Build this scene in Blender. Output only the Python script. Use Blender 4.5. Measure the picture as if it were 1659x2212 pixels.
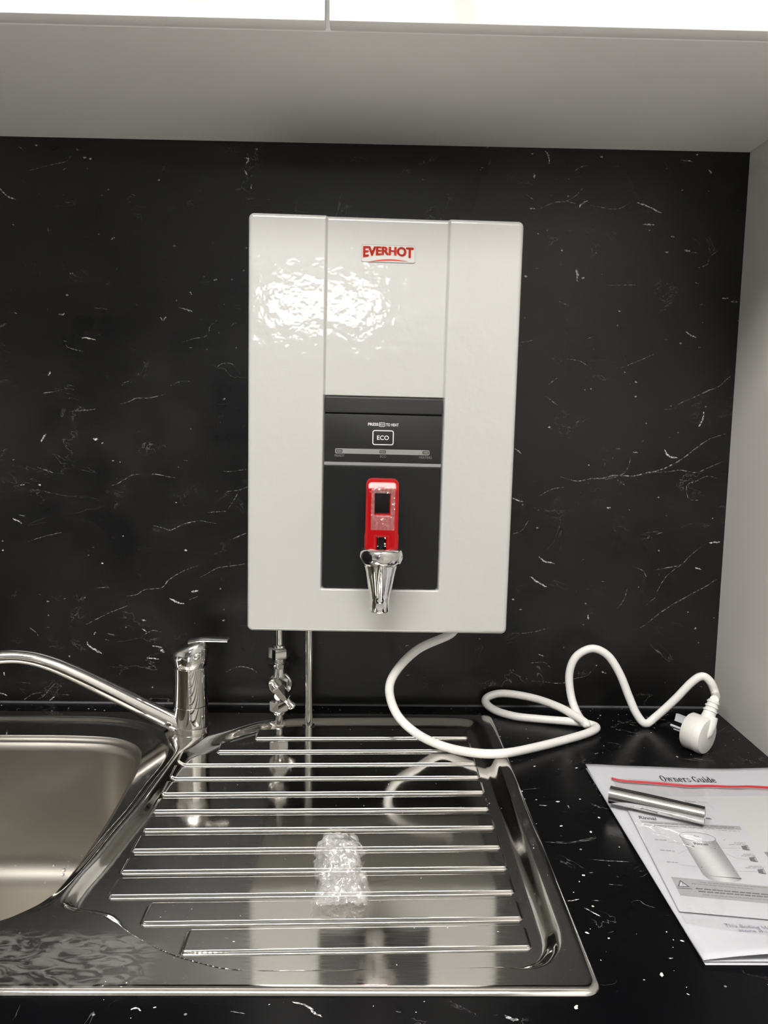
import bpy, bmesh, math, random
import numpy as np
from mathutils import Vector, Matrix, noise as mnoise

for o in list(bpy.data.objects):
    bpy.data.objects.remove(o, do_unlink=True)
scene = bpy.context.scene
COL = scene.collection
random.seed(7)

# ------------------------------------------------------------------ camera
CAM = Vector((-0.00048, -1.00871, 0.3799))
PITCH, YAW, ROLL, FPX = 0.1229, 0.01919, 0.01518, 1730.477
PW, PH = 1659.0, 2212.0
cp, sp, cy_, sy_ = math.cos(PITCH), math.sin(PITCH), math.cos(YAW), math.sin(YAW)
FWD = Vector((sy_ * cp, cy_ * cp, -sp))
_r0 = Vector((cy_, -sy_, 0)); _u0 = _r0.cross(FWD)
RGT = math.cos(ROLL) * _r0 + math.sin(ROLL) * _u0
UPV = -math.sin(ROLL) * _r0 + math.cos(ROLL) * _u0
cam_data = bpy.data.cameras.new('camera')
cam = bpy.data.objects.new('camera', cam_data); COL.objects.link(cam)
cam_data.sensor_fit = 'VERTICAL'; cam_data.sensor_height = 36.0; cam_data.sensor_width = 27.0
cam_data.lens = FPX / PH * 36.0
cam_data.clip_start = 0.02; cam_data.clip_end = 60
m3 = Matrix((RGT, UPV, -FWD)).transposed()
cam.matrix_world = Matrix.Translation(CAM) @ m3.to_4x4()
scene.camera = cam

# ------------------------------------------------------------------ world, lights, exposure
world = bpy.data.worlds.new('closed_room'); scene.world = world; world.use_nodes = True
world.node_tree.nodes['Background'].inputs[0].default_value = (0, 0, 0, 1)
world.node_tree.nodes['Background'].inputs[1].default_value = 0.0
LAMP = 16.0            # emission of the ceiling panel over the counter (its light and highlights show in the photo)
DAY = 7.5             # the high window whose reflection lies on the boiler front
scene.view_settings.view_transform = 'Standard'
scene.view_settings.look = 'None'
scene.view_settings.gamma = 1.0
scene.view_settings.use_curve_mapping = False
scene.view_settings.exposure = 0.58

# ------------------------------------------------------------------ pixel -> place helpers
def ray(u, v):
    return FWD + RGT * ((u - PW / 2) / FPX) - UPV * ((v - PH / 2) / FPX)
def gp(u, v, z=0.0):
    d = ray(u, v); return CAM + d * ((z - CAM.z) / d.z)
def wp(u, v, y=0.0):
    d = ray(u, v); return CAM + d * ((y - CAM.y) / d.y)

# ------------------------------------------------------------------ object helpers
def tag(o, label=None, cat=None, group=None, kind=None):
    if label: o['label'] = label
    if cat: o['category'] = cat
    if group: o['group'] = group
    if kind: o['kind'] = kind
    return o
def empty(name, loc=(0, 0, 0), label=None, cat=None, group=None):
    o = bpy.data.objects.new(name, None); COL.objects.link(o); o.location = loc
    o.empty_display_size = 0.02
    return tag(o, label, cat, group)
def link(name, me, mat=None, parent=None, smooth=False):
    o = bpy.data.objects.new(name, me); COL.objects.link(o)
    if mat and not me.materials: me.materials.append(mat)
    if smooth: me.polygons.foreach_set('use_smooth', [True] * len(me.polygons))
    if parent: o.parent = parent
    return o
def pyd(name, v, f, mat=None, parent=None, smooth=False):
    me = bpy.data.meshes.new(name); me.from_pydata([tuple(p) for p in v], [], f); me.update()
    return link(name, me, mat, parent, smooth)
def from_bm(name, bm, mat=None, parent=None, smooth=False, auto=None):
    bmesh.ops.recalc_face_normals(bm, faces=bm.faces)
    me = bpy.data.meshes.new(name); bm.to_mesh(me); bm.free()
    o = link(name, me, mat, parent, smooth)
    if auto is not None:
        me.polygons.foreach_set('use_smooth', [True] * len(me.polygons))
        sharp(me, auto)
    return o
def sharp(me, deg):
    bm = bmesh.new(); bm.from_mesh(me); c = math.cos(math.radians(deg))
    for e in bm.edges:
        if len(e.link_faces) == 2 and e.link_faces[0].normal.dot(e.link_faces[1].normal) < c:
            e.smooth = False
    bm.to_mesh(me); bm.free()
def box(name, lo, hi, mat, parent=None, bev=0.0, seg=2):
    bm = bmesh.new(); bmesh.ops.create_cube(bm, size=1)
    lo = Vector(lo); hi = Vector(hi)
    for v in bm.verts:
        v.co = Vector([(lo[i] + hi[i]) / 2 + v.co[i] * (hi[i] - lo[i]) for i in range(3)])
    if bev > 0:
        bmesh.ops.bevel(bm, geom=bm.edges[:], offset=bev, segments=seg, profile=0.5, affect='EDGES')
    return from_bm(name, bm, mat, parent, auto=35 if bev else None)
def sweep(path, rad, seg=16, cap=True, ell=None, up=None):
    """loft circles / ellipses along a path; rad: number, list of numbers or list of (a,b)"""
    P = [Vector(p) for p in path]; n = len(P)
    if not isinstance(rad, (list, tuple)): rad = [rad] * n
    T = []
    for i in range(n):
        t = P[min(i + 1, n - 1)] - P[max(i - 1, 0)]; T.append(t.normalized())
    ref = Vector(up) if up else (Vector((0, 0, 1)) if abs(T[0].z) < .9 else Vector((1, 0, 0)))
    N = (ref - T[0] * ref.dot(T[0])).normalized()
    vs, fs = [], []
    for i in range(n):
        if i: 
            N = (N - T[i] * N.dot(T[i])).normalized()
        B = T[i].cross(N)
        a, b = rad[i] if isinstance(rad[i], (tuple, list)) else (rad[i], rad[i])
        for k in range(seg):
            th = 2 * math.pi * k / seg
            vs.append(P[i] + B * (a * math.cos(th)) + N * (b * math.sin(th)))
    for i in range(n - 1):
        for k in range(seg):
            k2 = (k + 1) % seg
            fs.append((i * seg + k, i * seg + k2, (i + 1) * seg + k2, (i + 1) * seg + k))
    if cap:
        fs.append(tuple(range(seg - 1, -1, -1))); fs.append(tuple((n - 1) * seg + k for k in range(seg)))
    return vs, fs
def tube(name, path, rad, mat, parent=None, seg=16, cap=True, up=None, auto=40):
    vs, fs = sweep(path, rad, seg, cap, up=up)
    o = pyd(name, vs, fs, mat, parent, True); sharp(o.data, auto); return o
def lathe(name, prof, mat, parent=None, seg=40, axis=((0, 0, 0), (0, 0, 1)), auto=40, rot=0.0, close=False):
    """prof: list of (r, h) along the axis"""
    o0 = Vector(axis[0]); A = Vector(axis[1]).normalized()
    X = Vector((1, 0, 0)) if abs(A.x) < .9 else Vector((0, 1, 0))
    X = (X - A * X.dot(A)).normalized(); Y = A.cross(X)
    vs, fs = [], []
    for r, h in prof:
        for k in range(seg):
            th = 2 * math.pi * k / seg + rot
            vs.append(o0 + A * h + (X * math.cos(th) + Y * math.sin(th)) * r)
    n = len(prof)
    for i in range(n - 1):
        for k in range(seg):
            k2 = (k + 1) % seg
            fs.append((i * seg + k, i * seg + k2, (i + 1) * seg + k2, (i + 1) * seg + k))
    if close:
        for k in range(seg):
            k2 = (k + 1) % seg
            fs.append(((n - 1) * seg + k, (n - 1) * seg + k2, k2, k))
    else:
        fs.append(tuple(range(seg - 1, -1, -1))); fs.append(tuple((n - 1) * seg + k for k in range(seg)))
    o = pyd(name, vs, fs, mat, parent, True)
    bm = bmesh.new(); bm.from_mesh(o.data); bmesh.ops.remove_doubles(bm, verts=bm.verts, dist=1e-6)
    bmesh.ops.recalc_face_normals(bm, faces=bm.faces); bm.to_mesh(o.data); bm.free()
    sharp(o.data, auto); return o
def curve_plate(name, loops, half, bev, mat, parent=None, place=None, res=2, auto=40):
    """filled 2D outline(s) (holes allowed) -> plate with rounded rim; place maps (x,y,z)->Vector"""
    cu = bpy.data.curves.new(name, 'CURVE'); cu.dimensions = '2D'; cu.fill_mode = 'BOTH'
    cu.extrude = half; cu.bevel_depth = bev; cu.bevel_resolution = res; cu.offset = -bev
    for lp in loops:
        s = cu.splines.new('POLY'); s.points.add(len(lp) - 1)
        for i, p in enumerate(lp): s.points[i].co = (p[0], p[1], 0, 1)
        s.use_cyclic_u = True
    tmp = bpy.data.objects.new(name, cu); COL.objects.link(tmp)
    dg = bpy.context.evaluated_depsgraph_get()
    me = bpy.data.meshes.new_from_object(tmp.evaluated_get(dg))
    bpy.data.objects.remove(tmp); bpy.data.curves.remove(cu)
    me.name = name; me.materials.clear()
    if place:
        for v in me.vertices: v.co = place(*v.co)
    bm = bmesh.new(); bm.from_mesh(me); bmesh.ops.remove_doubles(bm, verts=bm.verts, dist=1e-6)
    bmesh.ops.recalc_face_normals(bm, faces=bm.faces); bm.to_mesh(me); bm.free()
    o = link(name, me, mat, parent, True); sharp(me, auto); return o
def rrect(x0, y0, x1, y1, r, n=6):
    out = []
    for cx, cy, a0 in ((x1 - r, y1 - r, 0), (x0 + r, y1 - r, 90), (x0 + r, y0 + r, 180), (x1 - r, y0 + r, 270)):
        for i in range(n + 1):
            a = math.radians(a0 + 90 * i / n); out.append((cx + r * math.cos(a), cy + r * math.sin(a)))
    return out
def text_mesh(s, bold=0.0, shear=0.0, space=1.0, fat=0.0):
    cu = bpy.data.curves.new('lettering', 'FONT'); cu.body = s; cu.size = 1.0; cu.offset = bold; cu.shear = shear
    cu.space_character = space; cu.resolution_u = 4
    tmp = bpy.data.objects.new('lettering', cu); COL.objects.link(tmp)
    dg = bpy.context.evaluated_depsgraph_get()
    me = bpy.data.meshes.new_from_object(tmp.evaluated_get(dg))
    bpy.data.objects.remove(tmp); bpy.data.curves.remove(cu); me.materials.clear()
    if fat:
        v0 = [tuple(v.co) for v in me.vertices]; f0 = [tuple(p.vertices) for p in me.polygons]; V2, F2 = [], []
        for dx, dy in ((-fat, 0), (0, 0), (fat, 0), (0, fat * .5), (0, -fat * .5)):
            o = len(V2); V2 += [(a + dx, b + dy, c) for a, b, c in v0]; F2 += [tuple(o + i for i in f) for f in f0]
        me = bpy.data.meshes.new('lettering'); me.from_pydata(V2, [], F2); me.update()
    return me
def text_quad(name, s, p00, p10, p01, mat, parent=None, bold=0.0, warp=None, shear=0.0, space=1.0, fat=0.0):
    """flat lettering stretched over the parallelogram p00 (low left), p10 (low right), p01 (top left)"""
    me = text_mesh(s, bold, shear, space, fat); me.name = name
    co = np.array([v.co[:] for v in me.vertices]); mn = co.min(0); mx = co.max(0)
    p00, p10, p01 = Vector(p00), Vector(p10), Vector(p01)
    for v in me.vertices:
        u = (v.co.x - mn[0]) / (mx[0] - mn[0]); w = (v.co.y - mn[1]) / (mx[1] - mn[1])
        if warp: u, w = warp(u, w)
        v.co = p00 + (p10 - p00) * u + (p01 - p00) * w
    me.update()
    return link(name, me, mat, parent)
def catmull(pts, sub=10, closed=False):
    P = [Vector(p) for p in pts]; n = len(P); out = []
    rng = range(n) if closed else range(n - 1)
    for i in rng:
        if closed: a, b, c, d = P[(i - 1) % n], P[i], P[(i + 1) % n], P[(i + 2) % n]
        else: a, b, c, d = P[max(i - 1, 0)], P[i], P[i + 1], P[min(i + 2, n - 1)]
        for k in range(sub):
            t = k / sub
            out.append(0.5 * ((2 * b) + (c - a) * t + (2 * a - 5 * b + 4 * c - d) * t * t + (3 * b - a - 3 * c + d) * t ** 3))
    if not closed: out.append(P[-1])
    return out

# ------------------------------------------------------------------ materials
def pm(name, col, rough=0.5, metal=0.0, spec=0.5, **kw):
    m = bpy.data.materials.new(name); m.use_nodes = True
    b = m.node_tree.nodes['Principled BSDF']
    b.inputs['Base Color'].default_value = (*col, 1); b.inputs['Roughness'].default_value = rough
    b.inputs['Metallic'].default_value = metal; b.inputs['Specular IOR Level'].default_value = spec
    for k, v in kw.items(): b.inputs[k.replace('_', ' ')].default_value = v
    return m
class G:
    """tiny node graph helper"""
    def __init__(s, m): s.nt = m.node_tree; s.b = s.nt.nodes['Principled BSDF']
    def n(s, t, **kw):
        q = s.nt.nodes.new(t)
        for k, v in kw.items(): setattr(q, k, v)
        return q
    def l(s, a, b): s.nt.links.new(a, b)
    def pos(s): 
        if not hasattr(s, '_p'): s._p = s.n('ShaderNodeNewGeometry').outputs['Position']
        return s._p
    def mapv(s, scale=(1, 1, 1), rot=(0, 0, 0), loc=(0, 0, 0)):
        q = s.n('ShaderNodeMapping'); s.l(s.pos(), q.inputs['Vector'])
        q.inputs['Scale'].default_value = scale; q.inputs['Rotation'].default_value = rot; q.inputs['Location'].default_value = loc
        return q.outputs[0]
    def noise(s, scale, detail=2.0, vec=None, rough=0.5, dist=0.0):
        q = s.n('ShaderNodeTexNoise'); s.l(vec if vec is not None else s.pos(), q.inputs['Vector'])
        q.inputs['Scale'].default_value = scale; q.inputs['Detail'].default_value = detail
        q.inputs['Roughness'].default_value = rough; q.inputs['Distortion'].default_value = dist
        return q.outputs['Fac']
    def math(s, op, a, b=None, c=None, clamp=False):
        q = s.n('ShaderNodeMath', operation=op, use_clamp=clamp)
        for i, x in enumerate((a, b, c)):
            if x is None: continue
            if isinstance(x, (int, float)): q.inputs[i].default_value = x
            else: s.l(x, q.inputs[i])
        return q.outputs[0]
    def ramp(s, x, a, b, o0=0.0, o1=1.0, smooth=True):
        q = s.n('ShaderNodeMapRange', interpolation_type='SMOOTHSTEP' if smooth else 'LINEAR')
        s.l(x, q.inputs[0]); q.inputs[1].default_value = a; q.inputs[2].default_value = b
        q.inputs[3].default_value = o0; q.inputs[4].default_value = o1
        return q.outputs[0]
    def mixc(s, f, a, b):
        q = s.n('ShaderNodeMix', data_type='RGBA')
        if isinstance(f, (int, float)): q.inputs[0].default_value = f
        else: s.l(f, q.inputs[0])
        for i, x in ((6, a), (7, b)):
            if isinstance(x, tuple): q.inputs[i].default_value = (*x, 1)
            else: s.l(x, q.inputs[i])
        return q.outputs[2]
    def bump(s, h, strength, dist=0.001):
        q = s.n('ShaderNodeBump'); q.inputs['Strength'].default_value = strength; q.inputs['Distance'].default_value = dist
        s.l(h, q.inputs['Height']); s.l(q.outputs[0], s.b.inputs['Normal']); return q
    def set(s, k, x): s.l(x, s.b.inputs[k])

M = {}
M['white_cab'] = pm('white_melamine', (.86, .85, .83), .38, spec=.4)
M['panel_grey'] = pm('grey_white_panel', (.66, .64, .61), .45, spec=.35)
M['paint'] = pm('wall_paint', (.82, .81, .79), .8)
M['far_paint'] = pm('grey_far_wall_paint', (.30, .30, .31), .8)
M['ceil'] = pm('ceiling_paint', (.86, .855, .84), .9)
M['floor'] = pm('vinyl_floor', (.38, .365, .34), .45)
M['chrome'] = pm('chrome', (.80, .79, .77), .045, 1.0)
M['chrome_dull'] = pm('satin_chrome', (.66, .65, .62), .16, 1.0)
M['black'] = pm('black_plastic', (.006, .0063, .007), .25, spec=.2)
M['panel'] = pm('charcoal_panel', (.006, .0065, .007), .42, spec=.35)
M['panel_up'] = pm('charcoal_overlay', (.017, .0175, .0175), .36, spec=.4)
M['silver'] = pm('silver_strip', (.42, .42, .44), .35, .7)
M['print_white'] = pm('white_print', (.72, .72, .72), .5)
M['print_grey'] = pm('grey_print', (.20, .20, .195), .5)
M['print_light'] = pm('light_grey_bar', (.25, .25, .245), .5)
M['lens'] = pm('indicator_lens', (.16, .15, .13), .3)
M['red_print'] = pm('red_print', (.55, .045, .02), .5)
M['red'] = pm('red_plastic', (.36, .003, .005), .12, spec=.35, Coat_Weight=.15, Coat_Roughness=.05)
M['badge_red'] = pm('badge_red', (.66, .05, .022), .4)
M['badge'] = pm('badge_film', (.55, .545, .53), .25)
M['badge_rim'] = pm('badge_rim', (.40, .395, .385), .2)
M['cord'] = pm('white_cord', (.82, .80, .77), .38)
M['plug'] = pm('cream_plug', (.78, .765, .725), .42)
M['sleeve'] = pm('pin_sleeve', (.52, .53, .58), .35)
M['paper'] = pm('white_paper', (.53, .535, .57), .75, spec=.2)
M['paper_grey'] = pm('grey_paper', (.54, .54, .54), .7, spec=.2)
M['ink'] = pm('black_ink', (.03, .03, .035), .6)
M['ink_grey'] = pm('grey_ink', (.22, .22, .23), .6)
M['ink_light'] = pm('light_grey_ink', (.34, .34, .35), .6)
M['ink_mid'] = pm('mid_grey_ink', (.11, .11, .12), .6)
M['ink_blue'] = pm('violet_grey_ink', (.28, .27, .35), .6)
M['red_seal'] = pm('red_zip_seal', (.50, .015, .025), .35)
M['silicone'] = pm('dark_silicone', (.06, .06, .065), .35)
M['ring'] = pm('gap_and_border_black', (.01, .01, .01), .6)  # paints the shaded gap round the pipe hole; also the indicator borders
M['crumb'] = pm('plaster_crumbs', (.70, .68, .60), .8)
M['blue_dot'] = pm('blue_dot', (.05, .1, .4), .3)

def glow(name, col, s):
    m = bpy.data.materials.new(name); m.use_nodes = True; nt = m.node_tree; nt.nodes.clear()
    e = nt.nodes.new('ShaderNodeEmission'); e.inputs[0].default_value = (*col, 1); e.inputs[1].default_value = s
    o = nt.nodes.new('ShaderNodeOutputMaterial'); nt.links.new(e.outputs[0], o.inputs[0]); return m
M['daylight'] = glow('daylight_pane', (.97, .99, 1.0), DAY)
M['lamp'] = glow('led_diffuser', (1.0, .975, .935), LAMP)

def film(name, white=.05, gloss=.10, rough=.08, tint=(.97, .97, .97), bump=None):
    m = bpy.data.materials.new(name); m.use_nodes = True; nt = m.node_tree; nt.nodes.clear()
    N = nt.nodes.new; L = nt.links.new
    tr = N('ShaderNodeBsdfTransparent'); tr.inputs[0].default_value = (*tint, 1)
    df = N('ShaderNodeBsdfDiffuse'); df.inputs[0].default_value = (.85, .85, .84, 1)
    gl = N('ShaderNodeBsdfGlossy'); gl.inputs[0].default_value = (1, 1, 1, 1); gl.inputs['Roughness'].default_value = rough
    fr = N('ShaderNodeLayerWeight'); pw = N('ShaderNodeMath'); pw.operation = 'POWER'; pw.inputs[1].default_value = 5.0
    L(fr.outputs['Facing'], pw.inputs[0])
    mp = N('ShaderNodeMapRange'); L(pw.outputs[0], mp.inputs[0]); mp.inputs[3].default_value = gloss * .4; mp.inputs[4].default_value = .85
    m1 = N('ShaderNodeMixShader'); m1.inputs[0].default_value = white; L(tr.outputs[0], m1.inputs[1]); L(df.outputs[0], m1.inputs[2])
    m2 = N('ShaderNodeMixShader'); L(mp.outputs[0], m2.inputs[0]); L(m1.outputs[0], m2.inputs[1]); L(gl.outputs[0], m2.inputs[2])
    if bump:
        ge = N('ShaderNodeNewGeometry'); nz = N('ShaderNodeTexNoise'); L(ge.outputs['Position'], nz.inputs['Vector'])
        nz.inputs['Scale'].default_value = bump[0]; nz.inputs['Detail'].default_value = 3; nz.inputs['Distortion'].default_value = 1.0
        bp = N('ShaderNodeBump'); bp.inputs['Strength'].default_value = bump[1]; bp.inputs['Distance'].default_value = .002
        L(nz.outputs['Fac'], bp.inputs['Height']); L(bp.outputs[0], gl.inputs['Normal']); L(bp.outputs[0], fr.inputs['Normal'])
    o = N('ShaderNodeOutputMaterial'); L(m2.outputs[0], o.inputs[0]); return m
M['bag'] = film('clear_bag_film', .035, .08, .12, tint=(.99, .99, .99), bump=(45, .35))
M['wrap'] = film('bubble_film', .16, .22, .06, tint=(.985, .985, .985), bump=(160, .7))
M['lever_film'] = film('protective_film', .10, .45, .10, bump=(45, .35))
M['water'] = pm('water', (1, 1, 1), .02, Transmission_Weight=1.0, IOR=1.33)

# white enamelled steel with orange peel
m = M['enamel'] = pm('white_enamel', (.51, .508, .49), .28, spec=.4, Coat_Weight=1.0, Coat_Roughness=.05)
g = G(m); bq = g.bump(g.noise(80, 2.0), .30, .0012); g.l(bq.outputs[0], g.b.inputs['Coat Normal'])
# melamine underside slightly uneven sheen
g = G(M['white_cab']); g.set('Roughness', g.ramp(g.noise(6, 3), .3, .7, .33, .43))
# floor and room paint variation
g = G(M['floor']); g.set('Base Color', g.mixc(g.noise(14, 4), (.76, .75, .73), (.83, .82, .80)))

def marble(name, plane, smudges=(), dusty=(.0085, .0082, .0074), sp=.46, ro=(.26, .36)):
    m = pm(name, (.012, .012, .013), .4, spec=sp); g = G(m)
    # faint printed veins: thin zero-crossings of warped noise, broken up by a second noise
    v1 = g.mapv(scale=(1, 1, 1.5))
    a = g.math('ABSOLUTE', g.math('SUBTRACT', g.noise(5.5, 6, v1, .62, .6), .5))
    line = g.ramp(a, .0, .0045, 1, 0)
    mask = g.ramp(g.noise(9, 3), .53, .66)
    b = g.math('ABSOLUTE', g.math('SUBTRACT', g.noise(11, 5, v1, .6, 1.0), .52))
    line2 = g.math('MULTIPLY', g.ramp(b, 0, .005, 1, 0), g.ramp(g.noise(23, 2), .56, .68))
    veins = g.math('ADD', g.math('MULTIPLY', line, mask), line2, clamp=True)
    # tiny flecks
    vo = g.n('ShaderNodeTexVoronoi'); g.l(g.pos(), vo.inputs['Vector']); vo.inputs['Scale'].default_value = 85
    fl = g.math('MULTIPLY', g.ramp(vo.outputs['Distance'], .05, .12, 1, 0), g.ramp(g.noise(60, 1), .60, .66))
    ink = g.math('ADD', g.math('MULTIPLY', veins, .16), g.math('MULTIPLY', fl, .45), clamp=True)
    # a thin film of dust, wiped away in blotches
    d = g.ramp(g.noise(7, 4, rough=.6), .30, .66)
    dust = g.math('MULTIPLY', d, 1.0)
    for (x, z, rx, rz, s) in smudges:
        sx = g.n('ShaderNodeMapping'); g.l(g.pos(), sx.inputs['Vector'])
        sx.inputs['Location'].default_value = (-x / rx, 0, -z / rz) if plane == 'wall' else (-x / rx, -z / rz, 0)
        sx.inputs['Scale'].default_value = (1 / rx, 0, 1 / rz) if plane == 'wall' else (1 / rx, 1 / rz, 0)
        ln = g.n('ShaderNodeVectorMath', operation='LENGTH'); g.l(sx.outputs[0], ln.inputs[0])
        w = g.math('ADD', ln.outputs['Value'], g.math('MULTIPLY', g.math('SUBTRACT', g.noise(60, 3), .5), 1.2))
        dust = g.math('MULTIPLY', dust, g.ramp(w, .5, 1.15, 1 - s, 1))
    base = g.mixc(dust, (.0022, .0022, .0028), dusty)
    g.set('Base Color', g.mixc(ink, base, (.62, .62, .60)))
    g.set('Roughness', g.ramp(dust, 0, 1, ro[0], ro[1], False))
    return m, g
def wsm(u, v, ru, rv, s):
    p = wp(u, v); return (p.x, p.z, ru / 1600, rv / 1600, s)
M['wall_marble'], _ = marble('black_marble_laminate', 'wall',
    [wsm(180, 700, 26, 22, .9), wsm(227, 704, 16, 20, .8), wsm(240, 552, 20, 16, .6),
     wsm(1243, 685, 22, 22, .95), wsm(1250, 640, 18, 48, .7), wsm(1343, 714, 9, 10, .9), wsm(1428, 634, 11, 12, .8),
     wsm(420, 740, 40, 14, .5), wsm(500, 625, 14, 10, .8),
     wsm(340, 640, 16, 20, .6), wsm(356, 475, 9, 9, .7)])
M['counter_marble'], _ = marble('black_marble_worktop', 'top', (), (.0028, .0028, .0034), .15, (.22, .30))
m = M['fleck'] = pm('white_marble_fleck', (.55, .55, .53), .4); g = G(m)
g.set('Base Color', g.mixc(g.ramp(g.noise(420, 2), .40, .60), (.10, .10, .10), (.66, .66, .64)))
m = M['vein'] = pm('grey_marble_vein', (.2, .2, .2), .4); g = G(m)
g.set('Base Color', g.mixc(g.ramp(g.noise(300, 3), .42, .66), (.018, .018, .018), (.30, .30, .295)))

# stainless steel
def steel(name, col, rough, wav=.05, brush=True):
    m = pm(name, col, rough, 1.0); g = G(m)
    v = g.mapv(scale=(4, 60, 20))
    br = g.noise(10, 2, v)
    if brush:
        g.set('Roughness', g.ramp(br, .3, .7, rough * .8, rough * 1.25))
        g.bump(g.noise(17, 1), wav, .004)
    return m, g
M['steel'], g = steel('polished_stainless', (.60, .585, .555), .085, .05)
# dried cleaning residue on the front left corner of the sink deck
sx = g.n('ShaderNodeSeparateXYZ'); g.l(g.pos(), sx.inputs[0])
wv = g.n('ShaderNodeTexNoise'); g.l(g.mapv(scale=(1, 2.2, 1), rot=(0, 0, .5)), wv.inputs['Vector'])
wv.inputs['Scale'].default_value = 48; wv.inputs['Detail'].default_value = 8; wv.inputs['Distortion'].default_value = 2.2
sm = g.ramp(wv.outputs['Fac'], .40, .60)
sm = g.math('MULTIPLY', sm, g.ramp(sx.outputs['X'], -.135, -.165))
sm = g.math('MULTIPLY', sm, g.ramp(sx.outputs['Y'], -.462, -.476))
spk = g.math('MULTIPLY', g.ramp(g.noise(420, 2), .70, .76), .55)
mk = g.math('MAXIMUM', g.math('MULTIPLY', sm, .17), g.math('MULTIPLY', spk, .30))
g.set('Base Color', g.mixc(mk, (.60, .585, .555), (.30, .295, .285)))
g.set('Metallic', g.math('SUBTRACT', 1.0, mk))
M['steel_bowl'], g = steel('satin_stainless_bowl', (.40, .378, .34), .40, .0, False)

# ------------------------------------------------------------------ the room
XR, ZC = 0.4559, 0.6995
XL, YF, ZF, ZT = -2.9, -6.2, -0.90, 1.62
def struct(o): o['kind'] = 'structure'; return o
struct(box('floor', (XL - .1, YF - .1, ZF - .1), (XR + .1, .1, ZF), M['floor']))
struct(box('ceiling', (XL - .1, YF - .1, ZT), (XR + .1, .1, ZT + .1), M['ceil']))
struct(box('wall_left', (XL - .1, YF, ZF), (XL, 0, ZT), M['paint']))
struct(box('wall_front', (XL, YF - .1, ZF), (XR, YF, ZT), M['far_paint']))
struct(box('wall_right', (XR, YF, ZF), (XR + .1, 0, ZT), M['panel_grey']))
wall_back = struct(box('wall_back', (XL - .1, 0, ZF), (XR + .1, .1, ZT), M['wall_marble']))
struct(tube('trim_1', [(-1.25, -.0005, .0005), (XR, -.0005, .0005)], .0022, M['silicone'], seg=10))

# ceiling light panels (real fixtures; frame and diffuser)
def ceiling_light(x, y, lx, ly, label):
    t = empty('ceiling_light_offscreen', (x, y, ZT), label, 'ceiling light')
    fr = [(-lx / 2 - .015, -ly / 2 - .015), (lx / 2 + .015, -ly / 2 - .015), (lx / 2 + .015, ly / 2 + .015), (-lx / 2 - .015, ly / 2 + .015)]
    inn = [(-lx / 2, -ly / 2), (lx / 2, -ly / 2), (lx / 2, ly / 2), (-lx / 2, ly / 2)]
    curve_plate('frame', [fr, inn], .012, 0, M['white_cab'], t, lambda a, b, c: Vector((a, b, c - .012)))
    box('diffuser_offscreen', (-lx / 2, -ly / 2, -.012), (lx / 2, ly / 2, -.004), M['lamp'], t)
    return t
ceiling_light(-.25, -1.35, 1.2, .60, 'white led ceiling panel above the sink counter')
# high window in the far wall
win = struct(empty('window_1_offscreen', (-.185, YF, 1.13)))
wo = [(-.52, -.03), (.52, -.03), (.52, .33), (-.52, .33)]
wi1 = [(-.475, .0), (-.012, .0), (-.012, .30), (-.475, .30)]; wi2 = [(.012, .0), (.475, .0), (.475, .30), (.012, .30)]
curve_plate('window_frame', [wo, wi1, wi2], .02, .002, M['white_cab'], win, lambda a, b, c: Vector((a, .018 - c, b)))
for q in (wi1, wi2): box('window_pane_offscreen', (q[0][0], .008, 0), (q[1][0], .014, .30), M['daylight'], win)

# ------------------------------------------------------------------ wall cupboards
def handle(parent, x, z0, z1, y):
    h = tube('handle', [(x, y - .028, z0), (x, y - .028, z1)], .006, M['chrome_dull'], parent, 14)
    for z in (z0 + .02, z1 - .02):
        tube('standoff', [(x, y + .001, z), (x, y - .028, z)], .0045, M['chrome_dull'], parent, 12)
    return h
def cupboard(x0, x1, xm, hz, label):
    t = empty('wall_cupboard', ((x0 + x1) / 2, -.1, ZC), label, 'cupboard', 'white wall cupboards')
    ox, oy, oz = t.location
    def L(a): return (a[0] - ox, a[1] - oy, a[2] - oz)
    box('carcass', L((x0, -.2855, ZC)), L((x1, -.0005, 1.40)), M['white_cab'], t, .0008, 1)
    for (a, b, hx, z0) in ((x0 + .0015, xm - .0018, xm - .110, hz[0]), (xm + .0018, x1 - .0015, xm + .107, hz[1])):
        d = box('door', L((a, -.3055, ZC - .0005)), L((b, -.2872, 1.398)), M['white_cab'], t, .0012, 2)
        h0 = len(t.children)
        handle(d, hx - ox, z0 - oz, z0 + .16 - oz, -.3055 - oy)
    return t
cupboard(-.5405, XR - .0005, -.0399, (.732, .7245), 'white two-door wall cupboard above the water boiler')
cupboard(-1.538, -.5415, -1.04, (.732, .732), 'white two-door wall cupboard further along above the sink bowl')

# ------------------------------------------------------------------ worktop and base cabinets
CX0, CX1, CY0, CY1, CT = -1.25, XR - .0005, -.620, -.0005, -.036
def worktop():
    hx0, hx1, hy0, hy1 = -.606, .146, -.513, -.040
    o = [(CX0, CY0), (CX1, CY0), (CX1, CY1), (CX0, CY1)]; i = [(hx0, hy0), (hx1, hy0), (hx1, hy1), (hx0, hy1)]
    v = [(x, y, 0) for x, y in o] + [(x, y, 0) for x, y in i] + [(x, y, CT) for x, y in o] + [(x, y, CT) for x, y in i]
    f = []
    for k in range(4):
        j = (k + 1) % 4
        f += [(k, j, 4 + j, 4 + k), (8 + j, 8 + k, 12 + k, 12 + j), (j, k, 8 + k, 8 + j), (4 + k, 4 + j, 12 + j, 12 + k)]
    return pyd('countertop', v, f, M['counter_marble'])
counter = worktop()
tag(counter, 'black white-flecked marble laminate countertop around the steel sink', 'countertop')
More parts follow.
